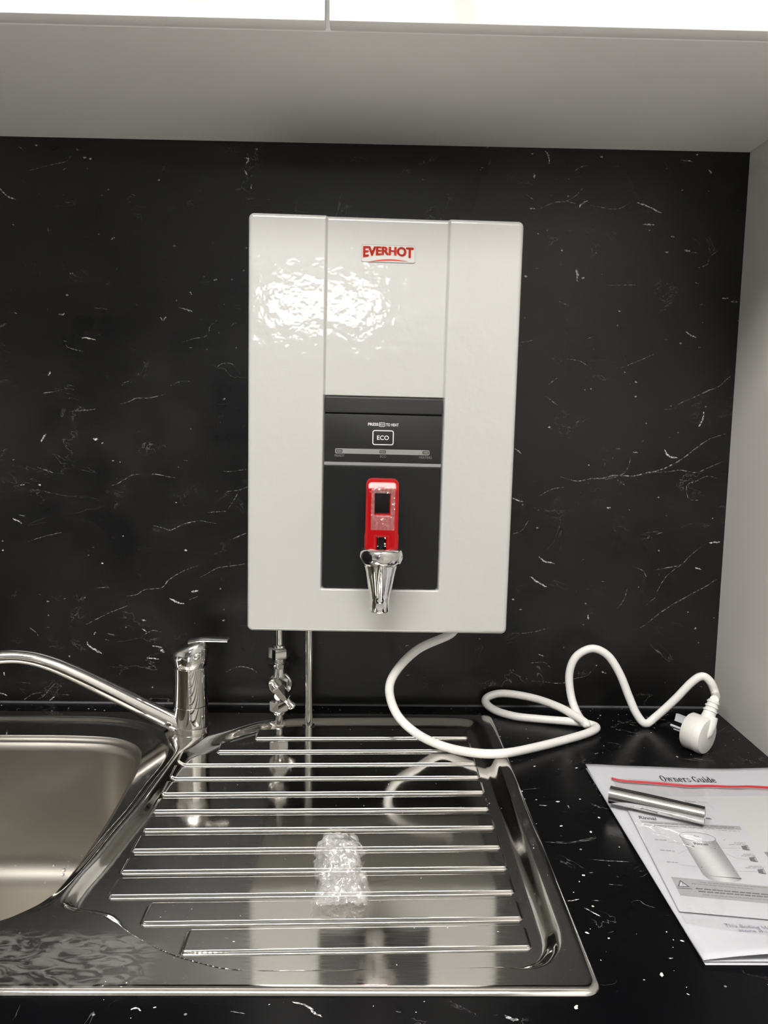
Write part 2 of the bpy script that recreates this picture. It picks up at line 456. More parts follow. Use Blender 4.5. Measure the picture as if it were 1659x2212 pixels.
def base_cab(x0, x1, label):
    t = empty('base_cabinet', ((x0 + x1) / 2, -.3, ZF), label, 'cabinet', 'white base cabinets')
    ox, oy, oz = t.location
    def B(n, lo, hi, p=t, bev=0):
        return box(n, (lo[0] - ox, lo[1] - oy, lo[2] - oz), (hi[0] - ox, hi[1] - oy, hi[2] - oz), M['white_cab'], p, bev)
    zt = CT - .0003
    B('side_panel', (x0, -.575, ZF), (x0 + .016, -.004, zt)); B('side_panel', (x1 - .016, -.575, ZF), (x1, -.004, zt))
    B('bottom_panel', (x0 + .016, -.575, ZF + .14), (x1 - .016, -.02, ZF + .156))
    B('back_panel', (x0 + .016, -.019, ZF), (x1 - .016, -.004, zt - .02)); B('kickboard', (x0 + .016, -.54, ZF), (x1 - .016, -.524, ZF + .14))
    xm = (x0 + x1) / 2
    for a, b, hx in ((x0 + .002, xm - .0015, xm - .05), (xm + .0015, x1 - .002, xm + .05)):
        d = B('door', (a, -.594, ZF + .15), (b, -.5755, zt - .004), t, .001)
        handle(d, hx - ox, zt - .22 - oz, zt - .06 - oz, -.594 - oy)
base_cab(-.69, XR - .001, 'white two-door cabinet under the sink')
base_cab(-1.245, -.691, 'narrow white two-door cabinet beside the sink cabinet')

# ------------------------------------------------------------------ printed flecks and veins of the laminate
def ribbon(pts, w, nrm, jit=.35):
    """tapered irregular thin ribbon lying on a surface"""
    P = catmull([Vector(p) for p in pts], 5) if len(pts) > 2 else [Vector(pts[0]).lerp(Vector(pts[-1]), k / 6) for k in range(7)]
    n = len(P); L, R = [], []
    for i, p in enumerate(P):
        t = (P[min(i + 1, n - 1)] - P[max(i - 1, 0)])
        if t.length < 1e-9: t = Vector((1, 0, 0))
        s = nrm.cross(t.normalized())
        u = i / (n - 1); ww = w * (.25 + .75 * math.sin(math.pi * min(1, max(0, u))) ** .6) * random.uniform(1 - jit, 1 + jit)
        off = s * random.uniform(-.25, .25) * w
        L.append(p + s * ww / 2 + off); R.append(p - s * ww / 2 + off)
    vs = L + R; f = [(i, i + 1, n + i + 1, n + i) for i in range(n - 1)]
    return vs, f
def blob(c, r, nrm, ax):
    ay = nrm.cross(ax); vs = [c]; k = 9
    for i in range(k):
        a = 2 * math.pi * i / k; rr = r * random.uniform(.55, 1.25)
        vs.append(c + ax * math.cos(a) * rr * 1.3 + ay * math.sin(a) * rr * .9)
    return vs, [(0, 1 + i, 1 + (i + 1) % k) for i in range(k)]
class Bag:
    def __init__(s): s.v = []; s.f = []
    def add(s, vf):
        o = len(s.v); s.v += vf[0]; s.f += [tuple(o + i for i in q) for q in vf[1]]
def conv(crops):
    out = []
    for (ox, oy, sc, items) in crops:
        for w, pts in items: out.append((w, [(ox + x / sc, oy + y / sc) for x, y in pts]))
    return out
F, V = 2.6, 1.5      # fleck / vein width in photo pixels
WALL = conv([
 (0, 300, 2.9625, [
  (V, [(190, 200), (330, 165), (420, 145), (455, 110)]), (V, [(400, 200), (432, 182)]), (F, [(0, 318), (45, 365), (100, 388)]),
  (V, [(105, 40), (150, 70)]), (F, [(1565, 122), (1590, 130), (1575, 165)]), (F, [(1565, 200), (1582, 232)]), (F, [(1608, 290), (1610, 320)]),
  (V, [(625, 360), (658, 362)]), (F, [(710, 642), (735, 630)]), (V, [(305, 570), (312, 602)]), (F, [(446, 860), (468, 862)]),
  (V, [(745, 845), (753, 818)]), (F, [(375, 1123), (400, 1125), (414, 1117)]), (F, [(520, 1273), (565, 1275), (612, 1287)]),
  (V, [(418, 1318), (450, 1340), (540, 1362)]), (F, [(1025, 1140), (1045, 1162), (1062, 1138)]), (F, [(1145, 1078), (1200, 1095), (1234, 1108)]),
  (V, [(1160, 1305), (1230, 1280), (1300, 1270), (1335, 1245), (1345, 1200), (1390, 1160)]),
  (V, [(1390, 1465), (1405, 1445), (1445, 1435), (1490, 1445), (1540, 1508)]), (V, [(1090, 1580), (1150, 1555), (1215, 1552)]),
  (V, [(755, 1700), (830, 1680), (870, 1660), (960, 1658), (1060, 1632)]), (V, [(780, 1580), (795, 1560), (835, 1548)]),
  (F, [(310, 1515), (322, 1490)]), (F, [(1366, 905), (1390, 900)]), (F, [(1215, 978), (1228, 996)]), (V, [(1475, 1200), (1500, 1178), (1515, 1182)]),
  (V, [(270, 1628), (380, 1612)]), (F, [(1430, 1672), (1440, 1658)]), (V, [(600, 1080), (690, 1090)]), (V, [(440, 1745), (560, 1735), (620, 1728)])]),
 (1080, 300, 2.8653, [
  (F, [(280, 75), (300, 100), (305, 155)]), (F, [(212, 213), (213, 244)]), (V, [(155, 340), (220, 385)]),
  (V, [(240, 435), (330, 395), (410, 385), (470, 350), (520, 295)]), (V, [(410, 385), (480, 405)]), (F, [(490, 425), (510, 400), (545, 380)]),
  (V, [(560, 410), (720, 435), (810, 388)]), (F, [(850, 395), (920, 420), (1000, 460)]), (F, [(885, 528), (957, 532)]), (F, [(1120, 130), (1190, 141)]),
  (F, [(1293, 192), (1312, 214)]), (F, [(185, 430), (217, 432)]), (F * 1.7, [(475, 803), (480, 885)]), (F, [(1060, 605), (1082, 607)]),
  (F, [(1022, 700), (1046, 702)]), (F * 1.5, [(1143, 688), (1178, 696)]), (V, [(1180, 702), (1222, 706)]), (F, [(1375, 988), (1416, 988)]),
  (F, [(1430, 1008), (1470, 1010)]), (F, [(1150, 1193), (1190, 1220), (1216, 1226)]), (V, [(540, 1238), (575, 1222)]),
  (V, [(130, 1258), (180, 1252), (220, 1237)]), (V, [(750, 1420), (830, 1385), (960, 1330)]), (V, [(415, 1362), (500, 1378), (565, 1425)]),
  (V, [(285, 1595), (360, 1650)]), (V * 1.3, [(1010, 1675), (1080, 1668), (1110, 1640), (1200, 1600), (1290, 1558), (1350, 1535), (1430, 1465)]),
  (V, [(1225, 800), (1285, 775), (1295, 735), (1350, 690)]), (V, [(650, 905), (850, 905)]), (F, [(1260, 1688), (1262, 1719)]),
  (V, [(460, 200), (500, 175), (545, 165)]), (V, [(360, 1005), (430, 1032)]), (V, [(300, 1520), (355, 1480)])]),
 (1050, 900, 2.7241, [
  (F * 1.2, [(1250, 57), (1270, 30), (1280, -4)]), (F, [(168, 188), (210, 218)]),
  (V * 1.5, [(430, 352), (495, 370), (540, 380), (620, 365), (700, 360), (760, 345), (860, 350), (930, 335), (1010, 318), (1080, 290), (1160, 245), (1230, 190), (1320, 130), (1415, 100)]),
  (V, [(700, 372), (800, 340), (835, 300), (850, 240)]), (V, [(310, 470), (380, 430), (460, 415)]), (F * 1.3, [(1052, 193), (1075, 235), (1127, 243)]),
  (V, [(960, 325), (1060, 325), (1150, 315), (1230, 330), (1310, 300), (1400, 260)]),
  (V, [(1365, 365), (1300, 350), (1240, 378), (1190, 395), (1180, 430), (1195, 485), (1255, 492)]), (F, [(155, 480), (218, 502)]),
  (V, [(150, 690), (210, 670), (250, 610)]), (F * 1.3, [(1313, 742), (1376, 738)]), (V, [(1000, 900), (1090, 885), (1150, 870), (1210, 810), (1290, 750)]),
  (V, [(1150, 870), (1060, 940), (1000, 1040)]), (V, [(865, 882), (920, 905), (945, 945)]), (F, [(312, 823), (345, 852), (405, 864)]),
  (F * 1.2, [(258, 940), (310, 978), (356, 1002)]), (V, [(765, 1135), (810, 1080), (830, 1015)]),
  (V * 1.3, [(880, 1255), (950, 1215), (1010, 1165), (1090, 1110), (1180, 1060), (1290, 1000), (1360, 955)]), (F, [(1230, 887), (1266, 900)]),
  (F * 1.4, [(600, 1166), (602, 1192)]), (V, [(150, 1275), (260, 1270), (380, 1240)]), (F, [(308, 1398), (337, 1411)]),
  (V * 1.3, [(260, 1450), (340, 1445), (380, 1480)]), (V, [(270, 1555), (340, 1560), (440, 1570), (510, 1545), (590, 1525), (620, 1495)]),
  (F, [(710, 537), (735, 536)]), (V, [(770, 370), (830, 412)]), (F, [(865, 208), (893, 213)]), (V, [(765, 188), (795, 190)]), (V, [(1000, 1060), (940, 1110)])]),
 (0, 900, 2.9625, [
  (F * 1.3, [(262, 160), (295, 110)]), (F * 1.4, [(595, 142), (630, 146)]), (F, [(650, 174), (661, 163)]), (V * 1.3, [(235, 322), (300, 345), (345, 360)]),
  (F, [(80, 652), (130, 675)]), (V, [(120, 630), (162, 636)]), (V, [(715, 440), (745, 432), (800, 400), (850, 372), (910, 370)]),
  (V, [(970, 370), (1000, 368), (1080, 385), (1140, 395)]), (V * 1.2, [(975, 697), (1040, 712), (1090, 725), (1150, 700), (1200, 680), (1280, 668), (1380, 683)]),
  (V, [(1430, 345), (1460, 352), (1585, 337)]), (V, [(1440, 480), (1530, 470), (1585, 448)]), (V, [(1530, 470), (1500, 530), (1460, 590)]),
  (V, [(1330, 612), (1400, 608), (1450, 606)]), (V, [(1470, 790), (1585, 742)]), (V, [(550, 1330), (620, 1295), (700, 1255), (830, 1205)]),
  (V * 1.2, [(800, 1150), (870, 1140), (930, 1105), (1030, 1097), (1080, 1045), (1160, 995), (1270, 952)]), (V, [(1280, 1030), (1390, 970), (1440, 960), (1575, 942)]),
  (F * 1.3, [(1085, 1163), (1130, 1185), (1178, 1200)]), (F * 1.4, [(1225, 1120), (1268, 1115)]), (V, [(1205, 1175), (1265, 1150)]),
  (F * 1.5, [(555, 1440), (575, 1470), (615, 1495), (655, 1518)]), (F, [(975, 1465), (1035, 1477)]), (F, [(940, 1545), (1020, 1552)]), (F * 2.2, [(1028, 1490), (1052, 1508)]),
  (V, [(900, 1415), (970, 1370), (1040, 1380)]), (F, [(905, 1300), (936, 1306)]), (F, [(908, 1356), (942, 1378)]), (F, [(600, 1396), (612, 1378)]),
  (V * 1.3, [(685, 1387), (738, 1400)]), (V, [(180, 800), (270, 770), (330, 755), (400, 740)]), (V * 1.3, [(1440, 1640), (1520, 1600), (1600, 1610), (1650, 1640)]),
  (V, [(620, 1095), (700, 1092)]), (F, [(1420, 1302), (1440, 1302)]), (V, [(190, 1350), (240, 1390), (235, 1410)]), (F, [(440, 1530), (450, 1536)])]),
 (0, 1340, 2.537, [(V * 1.4, [(205, 430), (230, 420), (270, 380), (298, 348)]), (V, [(130, 435), (180, 405), (230, 395)]), (F, [(272, 440), (300, 418)]), (F, [(0, 398), (42, 412)]), (F, [(20, 284), (27, 302)]),
                   (V, [(300, 405), (400, 410)]), (F, [(10, 452), (30, 453)])]),
])
NW = Vector((0, -1, 0)); NZ = Vector((0, 0, 1))
fl, ve = Bag(), Bag()
for w, pts in WALL:
    q = [wp(u, v, -.00025) for u, v in pts]
    (fl if w >= F else ve).add(ribbon(q, w / 1600, NW))
for (ox, oy, sc, dots) in [(0, 300, 2.9625, [(495, 68), (543, 120), (580, 128), (1115, 684), (86, 550), (430, 1000), (1575, 698), (232, 40), (1018, 265), (1640, 65)]),
                           (1080, 300, 2.8653, [(840, 1595), (773, 1445), (842, 1505), (1118, 1267), (630, 110), (160, 850), (382, 690), (738, 1065), (200, 92), (1222, 98), (515, 860)]),
                           (1050, 900, 2.7241, [(650, 1465), (685, 1503), (702, 1510), (373, 62), (300, 655), (158, 1076), (1188, 1150), (1230, 1247), (603, 285)]),
                           (0, 900, 2.9625, [(1188, 855), (657, 938), (305, 1182), (85, 275), (788, 764), (1125, 550), (725, 282), (18, 795), (18, 855), (255, 437)])]:
    for x, y in dots:
        fl.add(blob(wp(ox + x / sc, oy + y / sc, -.00025), random.uniform(1.4, 2.4) / 1600, NW, Vector((1, 0, 0))))
for k in range(170):                                # small printed specks everywhere else
    c = Vector((random.uniform(-1.2, .45), -.00022, random.uniform(.01, .69)))
    a = random.uniform(-.5, .3); L = random.uniform(.001, .006)
    (fl if random.random() < .35 else ve).add(ribbon([c, c + Vector((L * math.cos(a), 0, L * math.sin(a)))], random.uniform(.0004, .0010), NW))
tag(pyd('marble_flecks', fl.v, fl.f, M['fleck'], wall_back), kind='stuff')
tag(pyd('marble_veins', ve.v, ve.f, M['vein'], wall_back), kind='stuff')
TOP = conv([
 (1200, 1600, 3.614, [(V, [(0, 790), (130, 790), (320, 750)]), (V * 1.3, [(265, 925), (400, 937), (575, 945)]), (F * .8, [(400, 937), (575, 946)]), (F * .8, [(95, 1252), (185, 1238)]), (V, [(285, 1245), (365, 1252)]),
   (F * .8, [(225, 1305), (300, 1345), (355, 1375)]), (V, [(415, 1120), (520, 1130)]), (V, [(590, 1260), (650, 1245), (700, 1280), (780, 1305)]),
   (F, [(305, 103), (335, 95)]), (V, [(400, 15), (470, 22), (520, 40)]), (F, [(95, 505), (108, 528)]), (F * .8, [(885, 1698), (920, 1698)]), (V, [(1000, 140), (1100, 160)])]),
 (230, 1540, 2.765, [(F * 1.2, [(1110, 1725), (1200, 1750), (1240, 1790), (1290, 1815)]), (F, [(145, 1772), (175, 1762), (205, 1780)]), (V, [(740, 1782), (830, 1797)])]),
 (800, 1540, 3.016, [(F * 1.5, [(875, 1970), (920, 1995), (965, 1997)]), (V, [(990, 500), (1100, 490)]), (F, [(1100, 600), (1150, 604)]), (V, [(1140, 840), (1300, 848), (1480, 815)]), (V, [(160, 1945), (200, 1950)])]),
 (1400, 1430, 6.405, [(V * 1.2, [(110, 797), (200, 797), (280, 808)]), (V, [(920, 1005), (980, 960), (1060, 915), (1130, 880)]), (V, [(1080, 965), (1200, 945), (1290, 960)]), (V, [(590, 1350), (740, 1375)])]),
])
fl, ve = Bag(), Bag()
for w, pts in TOP:
    q = [gp(u, v, .00025) for u, v in pts]
    (fl if w >= F * .8 else ve).add(ribbon(q, w / 1900, NZ))
for k in range(150):
    c = Vector((random.uniform(-1.2, .45), random.uniform(-.61, -.01), .00022))
    if -.63 < c.x < .165 and -.535 < c.y < -.03: continue
    a = random.uniform(-.6, .6); L = random.uniform(.0008, .007)
    (fl if random.random() < .35 else ve).add(ribbon([c, c + Vector((L * math.cos(a), L * math.sin(a), 0))], random.uniform(.0003, .0009), NZ))
tag(pyd('marble_flecks', fl.v, fl.f, M['fleck'], counter), kind='stuff')
tag(pyd('marble_veins', ve.v, ve.f, M['vein'], counter), kind='stuff')

# ------------------------------------------------------------------ stainless sink
SX0, SX1, SY0, SY1 = -.622, .1585, -.5262, -.0345
DECK = .0036
def sdf(P, poly):
    """signed distance (negative inside) of points P (n,2) to a closed polygon"""
    A = np.array(poly); B = np.roll(A, -1, 0); d2 = np.full(len(P), 1e9); ins = np.zeros(len(P), bool)
    for a, b in zip(A, B):
        e = b - a; w = P - a; t = np.clip((w @ e) / (e @ e), 0, 1)
        q = w - t[:, None] * e; d2 = np.minimum(d2, (q ** 2).sum(1))
        c = ((a[1] > P[:, 1]) != (b[1] > P[:, 1]))
        with np.errstate(divide='ignore', invalid='ignore'):
            ins ^= c & (P[:, 0] < (b[0] - a[0]) * (P[:, 1] - a[1]) / (b[1] - a[1] + 1e-30) + a[0])
    d = np.sqrt(d2); return np.where(ins, -d, d)
def nsdf(P, poly, near=.03):
    """signed distance, exact only close to the outline"""
    d = sdf(P, poly[::8]); k = np.abs(d) < near
    d[k] = sdf(P[k], poly); return d
def sst(x, a, b):
    t = np.clip((x - a) / (b - a), 0, 1); return t * t * (3 - 2 * t)
def smooth_poly(pts, sub=16): return [(p.x, p.y) for p in catmull([Vector((x, y, 0)) for x, y in pts], sub, True)]
DR = smooth_poly([(.1385, -.20), (.1385, -.33), (.1385, -.44), (.1375, -.468), (.132, -.485), (.119, -.497), (.09, -.5005), (0, -.503), (-.06, -.5045),
                  (-.090, -.503), (-.1073, -.4985), (-.1324, -.4885), (-.1535, -.4760), (-.1714, -.4630), (-.1834, -.4520), (-.1937, -.4430), (-.2066, -.4380), (-.219, -.4355),
                  (-.2275, -.428), (-.2270, -.402), (-.2215, -.368), (-.2165, -.3237), (-.2105, -.2768), (-.2065, -.2234), (-.2035, -.182), (-.2005, -.160), (-.1920, -.142), (-.1790, -.122),
                  (-.1593, -.1010), (-.1305, -.0745), (-.0983, -.0605), (-.0528, -.0555), (.03, -.053), (.100, -.052), (.126, -.056), (.136, -.070), (.1385, -.10)])
BS = smooth_poly([(-.58, -.058), (-.45, -.0575), (-.367, -.0575), (-.3209, -.0600), (-.2800, -.0720), (-.2480, -.0960), (-.2265, -.1240), (-.2170, -.150), (-.2165, -.180), (-.2210, -.2234), (-.2245, -.2768),
                  (-.2305, -.3237), (-.2345, -.368), (-.2380, -.402), (-.2430, -.432), (-.2530, -.4510), (-.268, -.4660), (-.30, -.4780), (-.42, -.482), (-.56, -.480), (-.590, -.46), (-.602, -.42), (-.604, -.12), (-.598, -.075)])
BOWL = smooth_poly([(-.2480, -.16), (-.2430, -.185), (-.2394, -.239), (-.2375, -.297), (-.2380, -.3586), (-.2405, -.406), (-.2463, -.428), (-.2546, -.441), (-.269, -.4541), (-.295, -.4640), (-.33, -.467),
                    (-.45, -.467), (-.53, -.466), (-.562, -.458), (-.578, -.436), (-.582, -.40), (-.582, -.17), (-.576, -.130), (-.556, -.108), (-.52, -.101), (-.4295, -.1008), (-.35, -.1008), (-.2955, -.1064), (-.2661, -.1243), (-.2530, -.143)], 16)
RF = [-.1005, -.1365, -.1715, -.2040, -.2380, -.2730, -.3080, -.3425, -.3755, -.4098, -.4440, -.4775]
RL = [-.127, -.1645, -.2005, -.2003, -.2005, -.2005, -.2002, -.1998, -.1994, -.1986, -.1633, -.1262]
RXR = .1205
def ridge_sdf(X, Y, k):
    xs, ys = X, Y - .026 * (X + .04)            # pressings run very slightly askew
    y0 = RF[k]; y1 = y0 + .0245; x0 = RL[k] - .0035; x1 = RXR
    cx, cy, hx, hy = (x0 + x1) / 2, (y0 + y1) / 2, (x1 - x0) / 2 - .002, (y1 - y0) / 2 - .002
    qx = np.abs(xs - cx) - hx; qy = np.abs(ys - cy) - hy
    return np.hypot(np.maximum(qx, 0), np.maximum(qy, 0)) + np.minimum(np.maximum(qx, qy), 0) - .002
def sink_height(P):
    X, Y = P[:, 0], P[:, 1]
    cx, cy, hx, hy, r = (SX0 + SX1) / 2, (SY0 + SY1) / 2, (SX1 - SX0) / 2, (SY1 - SY0) / 2, .012
    qx = np.abs(X - cx) - hx + r; qy = np.abs(Y - cy) - hy + r
    e = -(np.hypot(np.maximum(qx, 0), np.maximum(qy, 0)) + np.minimum(np.maximum(qx, qy), 0) - r)
    t = np.clip(1 - e / .0065, 0, 1)
    z = DECK - .0034 * (1 - np.sqrt(1 - t * t * .999))
    boss = np.exp(-((X + .196) ** 2 + (Y + .128) ** 2) / .030 ** 2)      # longer slope in front of the mixer tap
    wf = 1 - .70 * (1 - sst(Y, -.462, -.436)) * sst(X, -.235, -.205) * (1 - sst(X, .09, .12))      # the front step is steeper
    z = z - .0078 * sst(nsdf(P, DR), (.0068 + .009 * boss) * wf, (-.0075 - .009 * boss) * wf)
    fade = np.where(X > -.32, sst(Y, -.452, -.34), 1.0)
    fade = fade + (1 - fade) * sst(X, -.27, -.34)
    z = z - .0050 * fade * sst(nsdf(P, BS), .0050 + .006 * boss, -.0050 - .006 * boss)
    rid = np.zeros(len(P), int) - 1
    for k in range(len(RF)):
        d = ridge_sdf(X, Y, k); z = z + .0027 * sst(d, .0010, -.0009); rid[d < .0011] = k
    return z, rid
def build_sink():
    t = empty('kitchen_sink', (-.2318, -.28, 0), 'stainless steel sink with bowl and ribbed drainer set into the black countertop', 'sink')
    ox, oy = t.location.x, t.location.y
    nx, ny = 520, 340
    def edge_dense(a, b, n):
        u = np.linspace(0, 1, n); return a + (b - a) * u
    gx = np.unique(np.concatenate([edge_dense(SX0, SX1, nx), SX0 + np.linspace(0, .0065, 9) ** 1, SX1 - np.linspace(0, .0065, 9)]))
    gy = np.unique(np.concatenate([edge_dense(SY0, SY1, ny), SY0 + np.linspace(0, .0065, 9), SY1 - np.linspace(0, .0065, 9)]))
    rd = np.array([-.0016, -.0011, -.0008, -.00055, -.0003, -.0001, .0001, .0003, .0006, .0010, .0015])
    gy = np.unique(np.concatenate([gy] + [y0 + d + rd for y0 in RF for d in (0, .0245)]))
    nx, ny = len(gx), len(gy)
    X, Y = np.meshgrid(gx, gy)
    bx, by2 = Y - SY0, SY1 - Y
    Y = Y + .026 * (X + .04) * np.clip(np.minimum(bx, by2) / .030, 0, 1); P = np.stack([X.ravel(), Y.ravel()], 1)
    # round the four outer corners
    for sx_, xe in ((-1, SX0), (1, SX1)):
        for sy2, ye in ((-1, SY0), (1, SY1)):
            r = .012; a = (P[:, 0] - (xe - sx_ * r)) * sx_ / r; b = (P[:, 1] - (ye - sy2 * r)) * sy2 / r
            mk = (a > 0) & (b > 0)
            na = a * np.sqrt(np.maximum(0, 1 - b * b / 2)); nb = b * np.sqrt(np.maximum(0, 1 - a * a / 2))
            P[mk, 0] = (xe - sx_ * r) + sx_ * r * na[mk]; P[mk, 1] = (ye - sy2 * r) + sy2 * r * nb[mk]
    db = nsdf(P, BOWL)
    # pull grid points just inside the bowl outline onto it, drop the rest
    idx = np.arange(nx * ny).reshape(ny, nx)
    quads = np.stack([idx[:-1, :-1], idx[:-1, 1:], idx[1:, 1:], idx[1:, :-1]], -1).reshape(-1, 4)
    quads = quads[(db[quads] > 0).any(1)]
    used = np.unique(quads); ins = used[db[used] < 0]
    for it in range(3):
        h = 1e-5
        gxd = (sdf(P[ins] + [h, 0], BOWL) - sdf(P[ins] - [h, 0], BOWL)) / (2 * h)
        gyd = (sdf(P[ins] + [0, h], BOWL) - sdf(P[ins] - [0, h], BOWL)) / (2 * h)
        d0 = sdf(P[ins], BOWL); P[ins, 0] -= d0 * gxd; P[ins, 1] -= d0 * gyd
    Z, rid = sink_height(P)
    h = 3e-4
    zx = (sink_height(P + [h, 0])[0] - sink_height(P - [h, 0])[0]) / (2 * h)
    zy = (sink_height(P + [0, h])[0] - sink_height(P - [0, h])[0]) / (2 * h)
    NN = np.stack([-zx, -zy, np.ones(len(zx))], 1); NN /= np.linalg.norm(NN, axis=1)[:, None]
    co = np.stack([P[:, 0] - ox, P[:, 1] - oy, Z], 1)
    frid = np.where((rid[quads] == rid[quads][:, :1]).all(1), rid[quads][:, 0], -1)
    def part(name, sel):
        q = quads[sel]; u, inv = np.unique(q, return_inverse=True); inv = inv.reshape(-1, 4)
        me = bpy.data.meshes.new(name); me.from_pydata(co[u].tolist(), [], inv.tolist()); me.update()
        o = link(name, me, M['steel'], t, True)
        me.normals_split_custom_set_from_vertices(NN[u].tolist()); return o
    part('deck', frid < 0)
    for k in range(len(RF)): part('drainer_ridge', frid == k)
    # bowl: loops of the outline pushed inwards and down
    B = np.array(BOWL); n = len(B)
    def offset(Q, d):
        tng = np.roll(Q, -1, 0) - np.roll(Q, 1, 0); tng /= np.linalg.norm(tng, axis=1)[:, None]
        nr = np.stack([-tng[:, 1], tng[:, 0]], 1)
        c = Q.mean(0); s = np.sign(((c - Q) * nr).sum(1).sum()); return Q + nr * s * d
    zr = -.0014; depth = .168; zrim = sink_height(B)[0] - .0001
    prof = [(-.0006, 0.0)] + [(.0065 * (1 - math.cos(a)), -.0065 * math.sin(a)) for a in np.linspace(0.05, math.pi / 2, 7)]
    prof += [(.0065 + .010 * s, -.0065 - (depth - .0375) * s) for s in np.linspace(.08, 1, 10)]
    R0 = .030; x0 = .0165; z0 = -(depth - .031)
    prof += [(x0 + R0 * (1 - math.cos(a)), z0 - R0 * math.sin(a)) for a in np.linspace(.12, math.pi / 2 * .98, 9)]
    prof += [(x0 + R0 + .02, z0 - R0 - .0008), (x0 + R0 + .05, z0 - R0 - .002)]
    vs, fs = [], []
    Q = B.copy(); last = 0.0
    for i, (d, z) in enumerate(prof):
        if abs(d - last) > 1e-9:
            Q = offset(Q, d - last); last = d
            for _ in range(1 if d < .03 else 3): Q = .5 * Q + .25 * (np.roll(Q, 1, 0) + np.roll(Q, -1, 0))
        kz = max(0.0, 1 + z / .05)
        vs += [(p[0] - ox, p[1] - oy, zr + z + (zrim[k] - zr) * kz) for k, p in enumerate(Q)]
        if i: fs += [((i - 1) * n + k, (i - 1) * n + (k + 1) % n, i * n + (k + 1) % n, i * n + k) for k in range(n)]
    c = Q.mean(0); vs.append((c[0] - ox, c[1] - oy, zr + prof[-1][1] - .002)); L = (len(prof) - 1) * n
    fs += [(L + k, L + (k + 1) % n, len(vs) - 1) for k in range(n)]
    bm_o = pyd('bowl', vs, fs, M['steel_bowl'], t, True)
    lathe('waste', [(.0, -.004), (.020, -.004), (.034, -.001), (.040, .0005), (.042, -.001), (.042, -.006)], M['chrome'], t, 40,
          (( -.41 - ox, -.285 - oy, zr - depth + .0005), (0, 0, 1)))
    return t, bm_o
sink, bowl_o = build_sink()
def sink_z(x, y): return float(sink_height(np.array([[x, y]]))[0][0])

# ------------------------------------------------------------------ the water boiler
BD = .170
_bx0, _bz0, _bz1, _br, BW, _by = -.12699, .14528, .57683, -.00905, .27928, .01815
BH = _bz1 - _bz0
xm_, zm_ = _bx0 + BW / 2, (_bz0 + _bz1) / 2
boiler = empty('water_boiler', (xm_ + (BH / 2) * math.sin(_br) + .18 * 0, .0 - .0030, zm_ - (BH / 2) * math.cos(_br)),
               'white wall-mounted boiling water unit with black control panel and red-levered tap', 'water boiler')
boiler.rotation_euler = (0, -_br, math.atan(_by))
boiler.location.x += BD * math.sin(math.atan(_by)) * -1.0
bpy.context.view_layer.update()
BM = Matrix.Translation(boiler.location) @ boiler.rotation_euler.to_matrix().to_4x4(); BI = BM.inverted()
def bl(u, v, y=-BD + .003):
    """photo pixel -> point on the plane y of the boiler's own space"""
    o = BI @ CAM; d = BI.to_3x3() @ ray(u, v); return o + d * ((y - o.y) / d.y)
D0 = -BD + .003
gxl, gxr = bl(703, 660).x, bl(966, 660).x
pz1, pz0 = bl(828, 857).z, bl(820, 1273).z
print('boiler local', gxl, gxr, pz0, pz1, BW, BH)
